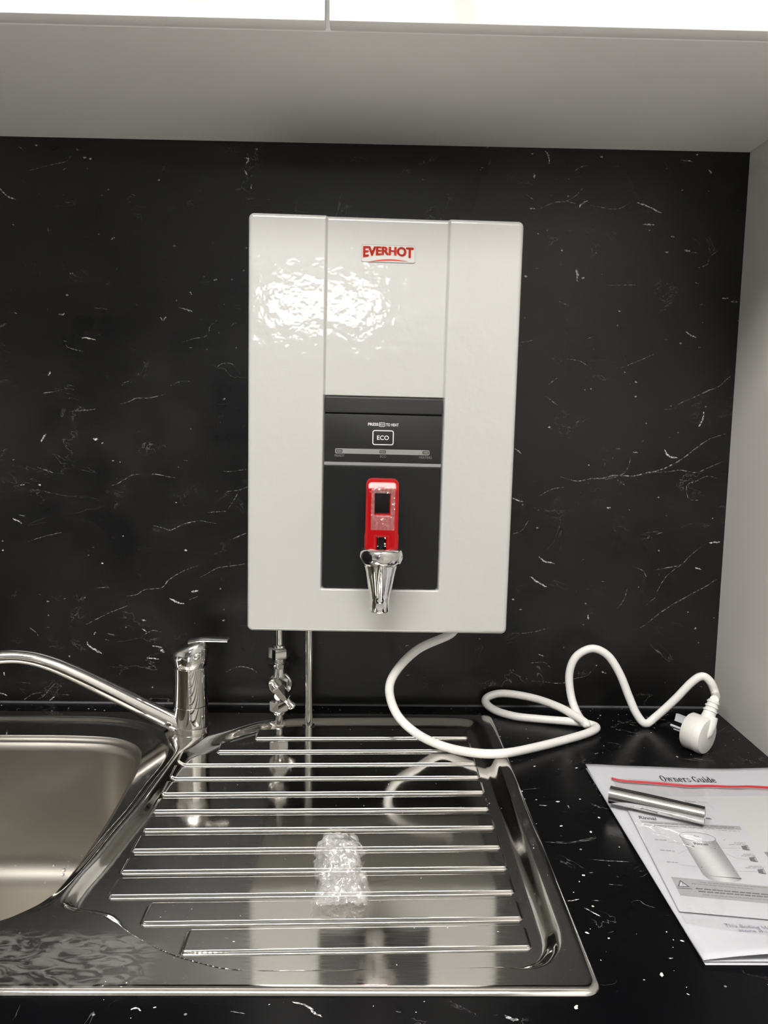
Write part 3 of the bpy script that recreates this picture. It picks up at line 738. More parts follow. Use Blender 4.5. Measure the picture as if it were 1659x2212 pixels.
def rounded_shell():
    R, RC = .0045, .006
    def dense(lo, hi, cuts, n):
        a = list(np.linspace(lo, hi, n))
        for c, w in cuts: a += list(np.linspace(c - w, c + w, 9))
        a += list(lo + np.array([0, .0002, .0006, .0012, .002, .003, .0045, .006])) + list(hi - np.array([0, .0002, .0006, .0012, .002, .003, .0045, .006]))
        a = np.array(sorted(set(np.round(a, 6)))); return a[(a >= lo - 1e-9) & (a <= hi + 1e-9)]
    gx = dense(-BW / 2, BW / 2, [(gxl, .0022), (gxr, .0022)], 60); gz = dense(0, BH, [(pz0, .0022), (pz1, .0016)], 90)
    X, Z = np.meshgrid(gx, gz); P = np.stack([X.ravel(), Z.ravel()], 1)
    for sx_ in (-1, 1):
        for xe, ze, sz in ((sx_ * BW / 2, 0, -1), (sx_ * BW / 2, BH, 1)):
            a = (P[:, 0] - (xe - sx_ * RC)) * sx_ / RC; b = (P[:, 1] - (ze - sz * RC)) * sz / RC; mk = (a > 0) & (b > 0)
            na = a * np.sqrt(np.maximum(0, 1 - b * b / 2)); nb = b * np.sqrt(np.maximum(0, 1 - a * a / 2))
            P[mk, 0] = (xe - sx_ * RC) + sx_ * RC * na[mk]; P[mk, 1] = (ze - sz * RC) + sz * RC * nb[mk]
    hx, hz = BW / 2, BH / 2
    qx = np.abs(P[:, 0]) - hx + RC; qz = np.abs(P[:, 1] - hz) - hz + RC
    e = np.maximum(0, -(np.hypot(np.maximum(qx, 0), np.maximum(qz, 0)) + np.minimum(np.maximum(qx, qz), 0) - RC))
    t = np.clip(1 - e / R, 0, 1); y = D0 + R * (1 - np.sqrt(np.maximum(0, 1 - t * t)))
    inx = sst(P[:, 0], gxl - .0016, gxl + .0016) * (1 - sst(P[:, 0], gxr - .0016, gxr + .0016))
    y = y + .0042 * inx * sst(P[:, 1], pz0 - .0016, pz0 + .0006)
    y = y + .0030 * inx * sst(P[:, 1], pz0 - .0006, pz0 + .0006) * (1 - sst(P[:, 1], pz1 - .0008, pz1 + .0008))
    nx, nz = len(gx), len(gz)
    vs = [(P[i, 0], y[i], P[i, 1]) for i in range(len(P))]; idx = np.arange(nx * nz).reshape(nz, nx)
    fs = np.stack([idx[:-1, :-1], idx[:-1, 1:], idx[1:, 1:], idx[1:, :-1]], -1).reshape(-1, 4).tolist()
    ring = list(idx[0, :]) + list(idx[1:, -1]) + list(idx[-1, -2::-1]) + list(idx[-2:0:-1, 0])
    b0 = len(vs); vs += [(vs[i][0], 0.0, vs[i][2]) for i in ring]; n = len(ring)
    fs += [(int(ring[k]), b0 + k, b0 + (k + 1) % n, int(ring[(k + 1) % n])) for k in range(n)]
    fs.append(tuple(range(b0, b0 + n)))
    o = pyd('casing', vs, fs, M['enamel'], boiler, True)
    bm = bmesh.new(); bm.from_mesh(o.data); bmesh.ops.recalc_face_normals(bm, faces=bm.faces); bm.to_mesh(o.data); bm.free()
    sharp(o.data, 50)
rounded_shell()
def XZ(y): return lambda a, b, c: Vector((a, y - c, b))     # curve plates standing in the boiler's front plane
def zat(v): return bl(826, v).z
# control panel
PY = D0 + .0022
zs0, zs1 = zat(1007), zat(1000)           # silver strip
zo1 = zat(896); zl0 = zat(893)
fp = curve_plate('faceplate', [rrect(gxl + .0009, pz0 + .0008, gxr - .0009, zs0, .003)], .0035, .0006, M['panel'], boiler, XZ(PY + .0035))
ov = box('control_overlay', (gxl + .0012, PY - .0006, zs1 + .0003), (gxr - .0012, PY + .006, zo1 - .0003), M['panel_up'], boiler, .0004, 2)
hd = curve_plate('panel_hood', [rrect(gxl + .0009, zl0, gxr - .0009, pz1 - .0008, .0022)], .0034, .0008, M['panel_up'], boiler, XZ(PY + .0026))
for v in hd.data.vertices:                # the hood leans back at the top
    v.co.y += max(0, (v.co.z - zl0)) * .12
box('hood_recess', (gxl + .0012, PY + .0035, zo1 - .0004), (gxr - .0012, PY + .006, zl0 + .0006), M['black'], boiler)
box('silver_strip', (gxl + .0009, PY - .0010, zs0), (gxr - .0009, PY + .005, zs1), M['silver'], boiler, .0003, 1)
TY = PY - .00072
def btext(name, s, u0, v0, u1, v1, mat, parent, y=TY, bold=0.0, warp=None, space=1.0):
    """lettering between photo pixels (u0, v0) top left and (u1, v1) bottom right"""
    return text_quad(name, s, bl(u0, v1, y), bl(u1, v1 + (u1 - u0) * .0, y), bl(u0, v0, y), mat, parent, bold, warp, space=space)
def lvl(u, v, y=TY):
    p = bl(u, v, y); return p
def btxt(name, s, uc, vc, wpx, hpx, mat, parent, y=TY, bold=0.0, warp=None, fat=0.0):
    c = bl(uc, vc, y); sc = (bl(uc + 50, vc, y) - bl(uc - 50, vc, y)).x / 100
    w, h = wpx * sc, hpx * sc
    return text_quad(name, s, (c.x - w / 2, y, c.z - h / 2), (c.x + w / 2, y, c.z - h / 2), (c.x - w / 2, y, c.z + h / 2), mat, parent, bold, warp, fat=fat)
def brect(name, uc, vc, wpx, hpx, rpx, mat, parent, y=TY, hole=None, thick=.00015):
    c = bl(uc, vc, y); sc = (bl(uc + 50, vc, y) - bl(uc - 50, vc, y)).x / 100
    w, h, r = wpx * sc / 2, hpx * sc / 2, rpx * sc
    lp = [rrect(c.x - w, c.z - h, c.x + w, c.z + h, r)]
    if hole: k = hole * sc; lp.append(rrect(c.x - w + k, c.z - h + k, c.x + w - k, c.z + h - k, max(r - k, r * .3)))
    return curve_plate(name, lp, thick, 0, mat, parent, XZ(y + thick * .5))
btxt('printed_press', 'PRESS', 806, 916.5, 22, 6.4, M['print_white'], ov, bold=.02)
btxt('printed_to_heat', 'TO HEAT', 847.5, 917.8, 27, 6.4, M['print_white'], ov, bold=.02)
brect('printed_small_key', 825.3, 917.2, 13.5, 8.8, 2, M['print_white'], ov, hole=1.0)
btxt('printed_small_eco', 'ECO', 825.3, 917.2, 9.4, 3.6, M['print_white'], ov, bold=.01)
eco = brect('eco_button_outline', 827.5, 945.5, 46, 32, 5, M['print_white'], ov, hole=2.0)
btxt('printed_eco', 'ECO', 827.3, 945.6, 25.5, 9.6, M['print_white'], ov, bold=.015)
bar = brect('indicator_bar', 826, 976, 204, 11, 3.2, M['print_light'], ov)
bar.rotation_euler = (0, 0, 0)
for uu, vv in ((732.8, 974), (826.6, 976), (919.5, 978)):
    brect('indicator_light', uu, vv, 13.5, 6.8, 1.5, M['ring'], ov, y=TY - .00025)
    brect('lens', uu, vv, 11, 4.6, 1, M['lens'], ov, y=TY - .00045)
btxt('printed_ready', 'READY', 734, 983.8, 21.5, 5.2, M['print_grey'], ov)
btxt('printed_eco_small', 'ECO', 827.5, 986.2, 13.2, 5.0, M['print_grey'], ov)
btxt('printed_heating', 'HEATING', 919, 988.3, 27, 5.2, M['print_grey'], ov)
# hot cup symbols
def hot_cup(uc, vc):
    y = PY - .0003; c = bl(uc, vc, y); s = (bl(uc + 50, vc, y) - bl(uc - 50, vc, y)).x / 100
    vs, fs = [], []
    def poly(pts):
        o = len(vs); vs.extend([(c.x + a * s, y, c.z + b * s) for a, b in pts]); fs.append(tuple(range(o, o + len(pts))))
    poly([(-6.2, 4.6), (6.2, 4.6), (6.0, 3.2), (-6.0, 3.2)])
    poly([(-6.0, 3.2), (-4.6, 3.2), (-4.3, -0.2), (-5.4, -0.2)]); poly([(4.6, 3.2), (6.0, 3.2), (5.4, -0.2), (4.3, -0.2)])
    poly([(-5.4, -.2), (5.4, -.2), (4.4, -10.0), (-4.4, -10.0)])
    for dx in (-3.0, 0, 3.0):
        pts = [(dx + .7 * math.sin(k * 1.05), 6.2 + k * 1.1) for k in range(8)]
        for (a, b), (a2, b2) in zip(pts, pts[1:]): poly([(a - .55, b), (a + .55, b), (a2 + .55, b2), (a2 - .55, b2)])
    return pyd('hot_cup_symbol', vs, fs, M['red_print'], fp)
hot_cup(735.5, 1196); hot_cup(905.5, 1199)
# brand badge: red lettering whose ends drop lower than the middle, over a swoosh
BY = D0 + .0042 - .0003
bdg = brect('brand_badge', 839, 548, 116, 36, 4, M['badge'], boiler, y=BY, thick=.0005)
brect('badge_rim', 839, 548, 116.5, 36.5, 4, M['badge_rim'], bdg, y=BY - .00022, hole=1.2, thick=.0003)
def ew(u, w):
    k = (2 * u - 1); return u, 1 - (1 - w) * (.72 + .28 * k * k)
btxt('brand_lettering', 'EVERHOT', 839, 545.5, 110, 25, M['badge_red'], bdg, y=BY - .0007, bold=.014, warp=ew, fat=.05)
cc = bl(839, 561, BY - .0007); ss = (bl(889, 561, BY) - bl(789, 561, BY)).x / 100
sv, sf = [], []
for k in range(17):
    u = -1 + k / 8; th = 2.6 * (1 - abs(u) ** 1.5) + .3
    zc = 4.0 * (1 - u * u) - 4.2 + (1.5 * u)
    sv += [(cc.x + u * 43 * ss, BY - .0007, cc.z + (zc + th / 2) * ss), (cc.x + u * 43 * ss, BY - .0007, cc.z + (zc - th / 2) * ss)]
    if k: sf.append((2 * k - 2, 2 * k - 1, 2 * k + 1, 2 * k))
pyd('brand_swoosh', sv, sf, M['badge_red'], bdg)

# the tap
TS = 1.13
TAX = PY - .036                                    # how far the tap axis stands off the wall plane
tc = bl(823.5, 1204, TAX - .012); tx, tz = tc.x, tc.z
ty = TAX
tap = lathe('tap', [(r * TS, h * TS) for r, h in ((.0085, -.0515), (.0090, -.0505), (.0088, -.040), (.0098, -.034), (.0136, -.018), (.0160, -.009), (.0168, -.004), (.0160, .004), (.010, .006))],
            M['chrome'], boiler, 48, ((tx, ty, tz), (0, 0, 1)), 35)
tube('shank', [(tx, PY + .002, tz - .002), (tx, ty, tz - .002)], .011, M['chrome'], tap, 28)
lathe('shank_flange', [(.0165, 0), (.0165, .003), (.014, .0045)], M['chrome'], tap, 36, ((tx, PY + .0002, tz - .002), (0, -1, 0)))
# raised rib down the front of the spout ending in a round boss
vs, fs = sweep([(tx, ty - a_ * TS, tz - b_ * TS) for a_, b_ in ((.0105, .006), (.0110, .014), (.0085, .025), (.0058, .036), (.0042, .042))],
               [(.0105, .006), (.0075, .006), (.0050, .006), (.0046, .005), (.0044, .004)], 20)
o = pyd('spout_rib', vs, fs, M['chrome'], tap, True); sharp(o.data, 50)
lathe('spout_boss', [(.0, .0006), (.0036, .0005), (.0044, -.0006), (.0044, -.004)], M['chrome'], tap, 28, ((tx, ty - .0088 * TS, tz - .0455 * TS), (0, -1, -.05)))
# collar: a flattened bulging ring with three oval flats, one closed by a black cap
col = lathe('collar', [(r * TS, h) for r, h in ((.0125, -.0098), (.0165, -.0092), (.0192, -.0050), (.0202, 0), (.0196, .0045), (.0176, .0078), (.0130, .0088))], M['chrome'], tap, 48, ((tx, ty, tz), (0, 0, 1)), 60)
def oval(name, ang, a, b, mat, bulge=0.0):
    n = Vector((math.sin(ang), -math.cos(ang), 0)); s = Vector((math.cos(ang), math.sin(ang), 0)); up = Vector((0, 0, 1))
    c = Vector((tx, ty, tz)) + n * .0178 * TS
    vs, fs = [c + n * (.0024 + bulge)], []
    rings = [(.55, .0024 + bulge * .8), (.85, .0023 + bulge * .35), (1.0, .0017), (1.02, -.003)]
    for rr, h in rings:
        for k in range(28):
            t = 2 * math.pi * k / 28; vs.append(c + s * (a * rr * math.cos(t)) + up * (b * rr * math.sin(t)) + n * h)
    fs += [(0, 1 + k, 1 + (k + 1) % 28) for k in range(28)]
    for r in range(3): fs += [(1 + r * 28 + k, 1 + r * 28 + (k + 1) % 28, 1 + (r + 1) * 28 + (k + 1) % 28, 1 + (r + 1) * 28 + k) for k in range(28)]
    o = pyd(name, vs, fs, mat, tap, True); sharp(o.data, 40); return o
oval('collar_cap', math.radians(-43), .0074, .0068, M['black'], .0012)['label'] = 'black oval cap'
oval('collar_flat', math.radians(9), .0085, .0068, M['chrome_dull']); oval('collar_flat', math.radians(64), .0072, .0070, M['chrome'])
# red lever: plate with a window and a slot at its foot
lw = .0172; lz0, lz1 = tz + .0065, tz + .0785
hz0, hz1 = lz0 + .0365, lz0 + .0575
outl = [(-lw * .97, lz0), (-.0047, lz0), (-.0045, lz0 + .013), (.0045, lz0 + .013), (.0047, lz0), (lw * .97, lz0), (lw, lz0 + .004), (lw, lz0 + .016), (lw * .965, lz0 + .018)]
outl += [(lw * .965 - .006 + .006 * math.cos(a), lz1 - .006 + .006 * math.sin(a)) for a in np.linspace(0, math.pi / 2, 7)]
outl += [(-lw * .965 + .006 - .006 * math.sin(a), lz1 - .006 + .006 * math.cos(a)) for a in np.linspace(0, math.pi / 2, 7)]
outl += [(-lw * .965, lz0 + .018), (-lw, lz0 + .016), (-lw, lz0 + .004)]
hole = rrect(-.0072, hz0, .0072, hz1, .0012)
lev = curve_plate('lever', [[(tx + a, b) for a, b in outl], [(tx + a, b) for a, b in hole]], .0045, .0036, M['red'], tap, XZ(ty - .003), 5)
lev['label'] = 'glossy red lever'
bm = bmesh.new(); bm.from_mesh(lev.data)
for kz in (.80, .84, .87, .90):
    bmesh.ops.bisect_plane(bm, geom=bm.verts[:] + bm.edges[:] + bm.faces[:], plane_co=(0, 0, lz0 + (lz1 - lz0) * kz), plane_no=(0, 0, 1))
bm.to_mesh(lev.data); bm.free(); sharp(lev.data, 40)
for v in lev.data.vertices:        # lever leans a little towards the user at its foot and is slimmer on top
    k = (v.co.z - lz0) / (lz1 - lz0); v.co.y += .004 * k
    if v.co.y < ty - .003: v.co.y += .0052 * max(0, k - .85) / .15
lev.data.update()
box('lever_stem', (tx - .003, ty - .006, tz + .004), (tx + .003, ty + .004, lz0 + .016), M['black'], tap, .0008)
box('lever_foot', (tx - .0150, ty - .007, tz + .0045), (tx + .0150, ty + .006, lz0 + .0015), M['red'], tap, .0012)
fy = lambda z: ty - .003 - .0080 + .004 * (z - lz0) / (lz1 - lz0) - .0004
ff1, ff2 = bl(803, 1052, ty - .011), bl(852, 1146, ty - .011)
lpz0, lpz1, lpx0, lpx1 = ff2.z, ff1.z, ff1.x, ff2.x
nxg, nzg = 22, 40; vs, fs = [], []
for j in range(nzg + 1):
    for i in range(nxg + 1):
        x = lpx0 + (lpx1 - lpx0) * i / nxg; z = lpz0 + (lpz1 - lpz0) * j / nzg
        vs.append((x, fy(z) - .0006 * abs(mnoise.noise(Vector((x * 260, z * 200, 3)))), z))
for j in range(nzg):
    for i in range(nxg):
        x = lpx0 + (lpx1 - lpx0) * (i + .5) / nxg; z = lpz0 + (lpz1 - lpz0) * (j + .5) / nzg
        if abs(x - tx) < .0078 and hz0 - .0006 < z < hz1 + .0006: continue
        a = j * (nxg + 1) + i; fs.append((a, a + 1, a + nxg + 2, a + nxg + 1))
pyd('protective_film', vs, fs, M['lever_film'], tap, True)

# ------------------------------------------------------------------ pipes below the boiler
def px2m(p): return (Vector(p) - CAM).dot(FWD) / FPX
PYY = -.060
a = wp(604, 1360, PYY); zb = _bz0 + .004
px_, = (wp(603, 1450, PYY).x,)
sv_root = empty('stop_valve', (px_, PYY, 0), 'chrome mini stop valve with T-shaped handle on the shorter pipe under the boiler', 'valve')
def zz(v): return wp(603, v, PYY).z
S = px2m((px_, PYY, .06))
zdeck = sink_z(px_, PYY)
tube('inlet_pipe', [(0, 0, zz(1395)), (0, 0, zb)], .0049, M['chrome_dull'], sv_root, 24)
lathe('olive_ring', [(.0080, zz(1398)), (.0080, zz(1393)), (.006, zz(1392))], M['chrome_dull'], sv_root, 32)
lathe('compression_nut', [(.0105, zz(1421)), (.0132, zz(1418)), (.0132, zz(1399)), (.0105, zz(1397))], M['chrome'], sv_root, 6, rot=.3, auto=20)
lathe('threaded_neck', [(.0075, zz(1431)), (.0075, zz(1420))] , M['chrome_dull'], sv_root, 30)
for k in range(3): lathe('thread', [(.0074, zz(1429 - 3 * k)), (.0082, zz(1428 - 3 * k)), (.0074, zz(1427 - 3 * k))], M['chrome_dull'], sv_root, 30)
lathe('valve_nut', [(.0095, zz(1442)), (.0116, zz(1440)), (.0120, zz(1431)), (.0100, zz(1430))], M['chrome'], sv_root, 6, rot=.05, auto=20)
bz = zz(1478)
lathe('valve_body', [(.0060, zz(1512)), (.0072, zz(1500)), (.0088, zz(1485)), (.0088, zz(1465)), (.0072, zz(1450)), (.0065, zz(1441))], M['chrome_dull'], sv_root, 30)
lathe('flange', [(.006, .004), (.0140, .0035), (.0155, .0015), (.0155, 0), (.006, 0)], M['chrome_dull'], sv_root, 44, ((.0015, -.0005, bz + .001), (0, -1, 0)))
lathe('bonnet_nut', [(.0108, .003), (.0108, .009), (.0098, .010), (.006, .010)], M['chrome_dull'], sv_root, 6, ((.0015, -.0005, bz + .001), (0, -1, 0)), rot=.5, auto=20)
tube('spindle', [(.0015, 0, bz + .001), (.0025, -.026, bz - .006)], .0052, M['chrome'], sv_root, 24)
# T handle: a square bar with two knobbed horns, pointing down to the right
h0 = wp(585, 1468, PYY - .03) - Vector((px_, PYY, 0)); h1 = wp(633, 1528, PYY - .03) - Vector((px_, PYY, 0)); ax = (h1 - h0)
hm = lambda t: h0 + ax * t
hb = tube('handle', [hm(.26), hm(.29), hm(.68), hm(.71)], [(.0052, .0052), (.0068, .0068), (.0068, .0068), (.0052, .0052)], M['chrome'], sv_root, 4, up=(.3, -1, .2), auto=20)
for (t0, t1) in ((.30, -.02), (.67, 1.02)):
    pts = [hm(t0 + (t1 - t0) * q) for q in (0, .25, .5, .68, .8, .92, 1.0)]
    tube('horn', pts, [.0046, .0036, .0034, .0044, .0054, .0050, .0022], M['chrome'], hb, 20, auto=60)
lathe('outlet_nut', [(.0095, zz(1535)), (.0126, zz(1531)), (.0126, zz(1512)), (.0100, zz(1510))], M['chrome'], sv_root, 6, rot=.55, auto=20)
lathe('outlet_ring', [(.0072, zz(1541)), (.0080, zz(1538)), (.0086, zz(1534))], M['chrome_dull'], sv_root, 30)
tube('tail_pipe', [(0, 0, zdeck - .03), (0, 0, zz(1536))], .0051, M['chrome_dull'], sv_root, 24)
dpx = wp(667, 1450, PYY - .001).x
dp = empty('drain_pipe', (dpx, PYY - .001, 0), 'straight plain chrome pipe running from the boiler down through the sink deck', 'pipe')
tube('pipe', [(.0, 0, sink_z(dpx, PYY) - .04), (0, 0, zb)], .0050, M['chrome_dull'], dp, 28)
lathe('gap_shade_ring', [(.0052, .0003), (.0072, .0006), (.0076, 0), (.0072, -.003), (.0052, -.003)], M['ring'], dp, 30, ((0, 0, sink_z(dpx, PYY - .004) + .0012), (0, -.35, 1)))  # dark ring painting in the shade of the uncut hole round the pipe

# ------------------------------------------------------------------ mixer tap
MXY = -.0845; MX = gp(408, 1590).x; MX = wp(405, 1560, MXY - .02).x
def mz(v): return wp(407, v, MXY - .020).z
mix = empty('mixer_tap', (MX, MXY, DECK), 'chrome single-lever mixer tap with long curved spout behind the sink bowl', 'tap')
def ml(z): return z - DECK
zb0, zs_, zc_ = mz(1580), mz(1533), mz(1447)
lathe('base_ring', [(.0195, -.001), (.0222, 0), (.0222, .0035), (.0205, .0050), (.0205, ml(zb0) - .0012), (.0226, ml(zb0) - .0004), (.0226, ml(zb0) + .0010), (.019, ml(zb0) + .0016)], M['chrome'], mix, 56)
lathe('swivel_collar', [(.0190, ml(zb0) + .0010), (.0206, ml(zb0) + .0018), (.0206, ml(zs_) - .0004), (.0198, ml(zs_))], M['chrome'], mix, 56)
lathe('body', [(.0198, ml(zs_) + .0002), (.0205, ml(zs_) + .0007), (.0203, ml(zc_) - .0016), (.0192, ml(zc_) - .0006)], M['chrome'], mix, 56)
lathe('seam_ring', [(.0190, ml(zc_) - .0008), (.0196, ml(zc_) + .0014)], M['chrome_dull'], mix, 48)
# handle: a cap with a slanted crown running out into a thin paddle on the right
ztop = mz(1390); rings = []
hc = ml(zc_) + .0010; ht = ml(ztop) - hc
for r, z, tilt, sh in [(.0205, 0, 0, 0), (.0213, .0012, 0, 0), (.0213, ht * .30, .03, 0), (.0212, ht * .52, .12, .0002), (.0205, ht * .68, .22, .0008), (.0185, ht * .80, .30, .0018), (.0145, ht * .885, .30, .003), (.0085, ht * .94, .28, .0045), (.0025, ht * .965, .26, .006)]:
    rings.append([(sh + r * math.cos(t), r * math.sin(t), hc + z + tilt * (r * math.cos(t))) for t in [2 * math.pi * k / 56 for k in range(56)]])
vs = [p for r in rings for p in r]; n = 56
fs = [(i * n + k, i * n + (k + 1) % n, (i + 1) * n + (k + 1) % n, (i + 1) * n + k) for i in range(len(rings) - 1) for k in range(n)]
fs += [tuple(range(n - 1, -1, -1)), tuple((len(rings) - 1) * n + k for k in range(n))]
cap = pyd('handle', vs, fs, M['chrome'], mix, True); sharp(cap.data, 60)
tip = wp(495, 1382, MXY) - Vector((MX, MXY, DECK))
L0 = Vector((.000, 0, hc + ht * .90)); L1 = Vector((.014, 0, hc + ht * .985)); L2 = Vector((.028, 0, hc + ht * .985 + (tip.z - hc - ht * .985) * .35)); 
pth = catmull([L0, L1, L2, L2.lerp(tip, .6), tip], 6)
npt = len(pth)
tube('lever_blade', pth, [(.0110 - .002 * (i / (npt - 1)) if i < npt - 1 else .006, .0030 - .0012 * i / (npt - 1)) for i in range(npt)], M['chrome'], cap, 24, up=(0, 0, 1), auto=50)
idp = wp(427, 1420, MXY - .019) - Vector((MX, MXY, DECK)); nrm = Vector((idp.x, idp.y, 0)).normalized()
ib = lathe('temperature_button', [(.0030, -.001), (.0034, .0012), (.0026, .0020), (0.0, .0024)], M['chrome'], cap, 24, (Vector((nrm.x * .0205, nrm.y * .0205, idp.z)), nrm))
lathe('red_dot', [(.0014, 0), (.0013, .0006), (0, .0008)], M['red'], cap, 16, (Vector((nrm.x * .0205, nrm.y * .0205, idp.z - .001)) + nrm * .0016 + Vector((-.0012, 0, 0)), nrm))
# spout: leaves the swivel collar to the left, rises and levels out over the bowl
sd = Vector((-.955, -.295, 0)).normalized()
def spt(u, v, dist_hint):
    # intersect the pixel ray with the vertical plane through the tap axis along sd
    nn = Vector((-sd.y, sd.x, 0)); base = Vector((MX, MXY, 0)); d = ray(u, v)
    return CAM + d * ((base - CAM).dot(nn) / d.dot(nn)) - Vector((MX, MXY, DECK))
raw = [spt(392, 1568, 0), spt(352, 1548, 0), spt(290, 1518, 0), spt(225, 1486, 0), spt(160, 1455, 0), spt(110, 1434, 0), spt(60, 1421, 0), spt(5, 1419, 0)]
e0 = raw[-1]; raw += [e0 + sd * .035 + Vector((0, 0, -.004)), e0 + sd * .065 + Vector((0, 0, -.014)), e0 + sd * .085 + Vector((0, 0, -.030))]
pth = catmull(raw, 8); npt = len(pth)
rr = [.0112 - .0036 * min(1, i / (npt * .62)) for i in range(npt)]
sp_ = tube('spout', pth, rr, M['chrome'], mix, 28, auto=50)
lathe('aerator', [(.0085, -.010), (.0095, -.009), (.0095, .004), (.0075, .006)], M['chrome'], sp_, 28, (pth[-1], (pth[-2] - pth[-1])))

# ------------------------------------------------------------------ power cord and plug
CR = .0050
def G3(u, v, z=CR): return gp(u, v, z)
def W3(u, v, y): return wp(u, v, y)
plc = gp(1509, 1584, .0205)
pa = Vector((.62, -.78, -.04)).normalized()             # plug axis, pins -> back
prad = (Vector((.42, .34, 1)) - pa * Vector((.42, .34, 1)).dot(pa)).normalized()   # side where the cord leaves
cord_pts = [W3(985, 1352, -.090), W3(971, 1371, -.095), W3(904, 1402, -.108), W3(857, 1448, -.118), W3(841, 1490, -.124), W3(857, 1542, -.130), W3(898, 1583, -.138)]
cord_pts += [G3(955, 1611, .004), G3(1023, 1626, .006), G3(1090, 1627, .0085), G3(1163, 1613, .006), G3(1240, 1593), G3(1278, 1580), G3(1288, 1571), G3(1271, 1564), G3(1235, 1559, .006), G3(1163, 1553), G3(1111, 1547),
              W3(1069, 1534, -.030), W3(1049, 1517, -.018), W3(1057, 1504, -.012), W3(1090, 1498, -.012), W3(1152, 1508, -.022), W3(1204, 1526, -.045), W3(1240, 1545, -.066), W3(1263, 1560, -.080), W3(1266, 1565, -.083),
              W3(1258, 1558, -.074), W3(1244, 1535, -.055), W3(1233, 1500, -.045), W3(1230, 1454, -.040), W3(1245, 1418, -.040), W3(1279, 1401, -.042), W3(1313, 1416, -.045), W3(1339, 1456, -.050), W3(1359, 1506, -.056), W3(1375, 1542, -.062), G3(1394, 1563),
              W3(1416, 1549, -.064), W3(1458, 1511, -.066), W3(1494, 1474, -.068), W3(1517, 1461, -.070), W3(1535, 1474, -.073), W3(1546, 1502, -.078), W3(1548, 1524, -.082)]
cord = empty('power_cord', (plc.x, plc.y, 0), 'thick white power cord looping from the boiler over the counter to a round white plug', 'power cord')
def CL(p): return Vector(p) - cord.location
ent = plc + pa * .004 + prad * .0205
cord_pts[-1] = ent + prad * .022
cpath = [CL(p) for p in catmull(cord_pts, 8)]
tube('cable', cpath, CR, M['cord'], cord, 14)
PR = .0208
plug = lathe('plug', [(.0170, -.0130), (PR - .0012, -.0125), (PR, -.0110), (PR, .0020), (PR - .0004, .0024), (PR - .0004, .0030), (PR + .0006, .0034), (PR + .0006, .0080), (PR - .0010, .0108), (PR * .75, .0118), (0.0, .0122)],
             M['plug'], cord, 56, (CL(plc), pa), 40)
sr = [CL(ent - prad * .010), CL(ent - prad * .002), CL(ent + prad * .004), CL(ent + prad * .012), CL(ent + prad * .021)]
tube('strain_relief', sr, [(.0085, .0090), (.0082, .0085), (.0072, .0075), (.0064, .0066), (.0060, .0060)], M['plug'], plug, 24)
for k in range(3):
    c = ent + prad * (.0085 + .0050 * k)
    lathe('relief_rib', [(.0062, -.0012), (.0080 - .0004 * k, -.0009), (.0080 - .0004 * k, .0009), (.0062, .0012)], M['plug'], plug, 24, (CL(c), prad))
# moulded spine carrying the cord across the back of the plug
sp0 = plc + pa * .0095 - prad * .004
tube('cord_spine', [CL(sp0), CL(plc + pa * .0105 + prad * .003), CL(plc + pa * .0100 + prad * .012), CL(plc + pa * .0070 + prad * .021)], [(.0030, .002), (.0050, .0045), (.0066, .0062), (.0075, .0080)], M['plug'], plug, 20, up=tuple(pa))
tang = pa.cross(prad)
def pin(r, ang, w, th, rot):
    d = prad * math.cos(ang) + tang * math.sin(ang); c = plc + d * r
    wv_ = (prad * math.cos(ang + rot) + tang * math.sin(ang + rot)); tv = pa.cross(wv_)
    bm = bmesh.new(); bmesh.ops.create_cube(bm, size=1)
    for v in bm.verts:
        q = v.co; v.co = CL(c) - pa * (.0125 + .0085 + q.x * .019) + wv_ * (q.y * w) + tv * (q.z * th)
    bmesh.ops.bevel(bm, geom=bm.edges[:], offset=.0006, segments=2, affect='EDGES')
    from_bm('pin', bm, M['sleeve'], plug, auto=40)
pin(.0085, .15, .0074, .0028, .1); pin(.0072, math.radians(118), .0066, .0024, math.radians(-40)); pin(.0072, math.radians(-118), .0066, .0024, math.radians(40))

# ------------------------------------------------------------------ owner's guide, zip bag, leaflets, chrome tube
GX0, GX1, GY1, GY0 = .2378, .4482, -.1845, -.4950
def sheet(name, x0, x1, y0, y1, zf, mat, parent, nx=28, ny=40, thick=.00025, off=(0, 0)):
    vs, fs = [], []
    for lay in (0, 1):
        for j in range(ny + 1):
            for i in range(nx + 1):
                x = x0 + (x1 - x0) * i / nx; y = y0 + (y1 - y0) * j / ny
                vs.append((x - off[0], y - off[1], zf(x, y) - lay * thick))
    N = (nx + 1) * (ny + 1)
    for j in range(ny):
        for i in range(nx):
            a = j * (nx + 1) + i; fs.append((a, a + 1, a + nx + 2, a + nx + 1)); fs.append((N + a + nx + 1, N + a + nx + 2, N + a + 1, N + a))
    ring = [i for i in range(nx + 1)] + [j * (nx + 1) + nx for j in range(1, ny + 1)] + [ny * (nx + 1) + i for i in range(nx - 1, -1, -1)] + [j * (nx + 1) for j in range(ny - 1, 0, -1)]
    for k in range(len(ring)):
        a, b = ring[k], ring[(k + 1) % len(ring)]; fs.append((a, N + a, N + b, b))
    return pyd(name, vs, fs, mat, parent, True)
guide = empty('owners_guide', (GX0, GY0, 0), 'white stapled owners guide lying flat on the countertop under the zip bag', 'booklet')
def zback(x, y): return .0006
def zmid(x, y): return .0012 + .0035 * math.exp(-((y - GY0) / .010) ** 2) * .3
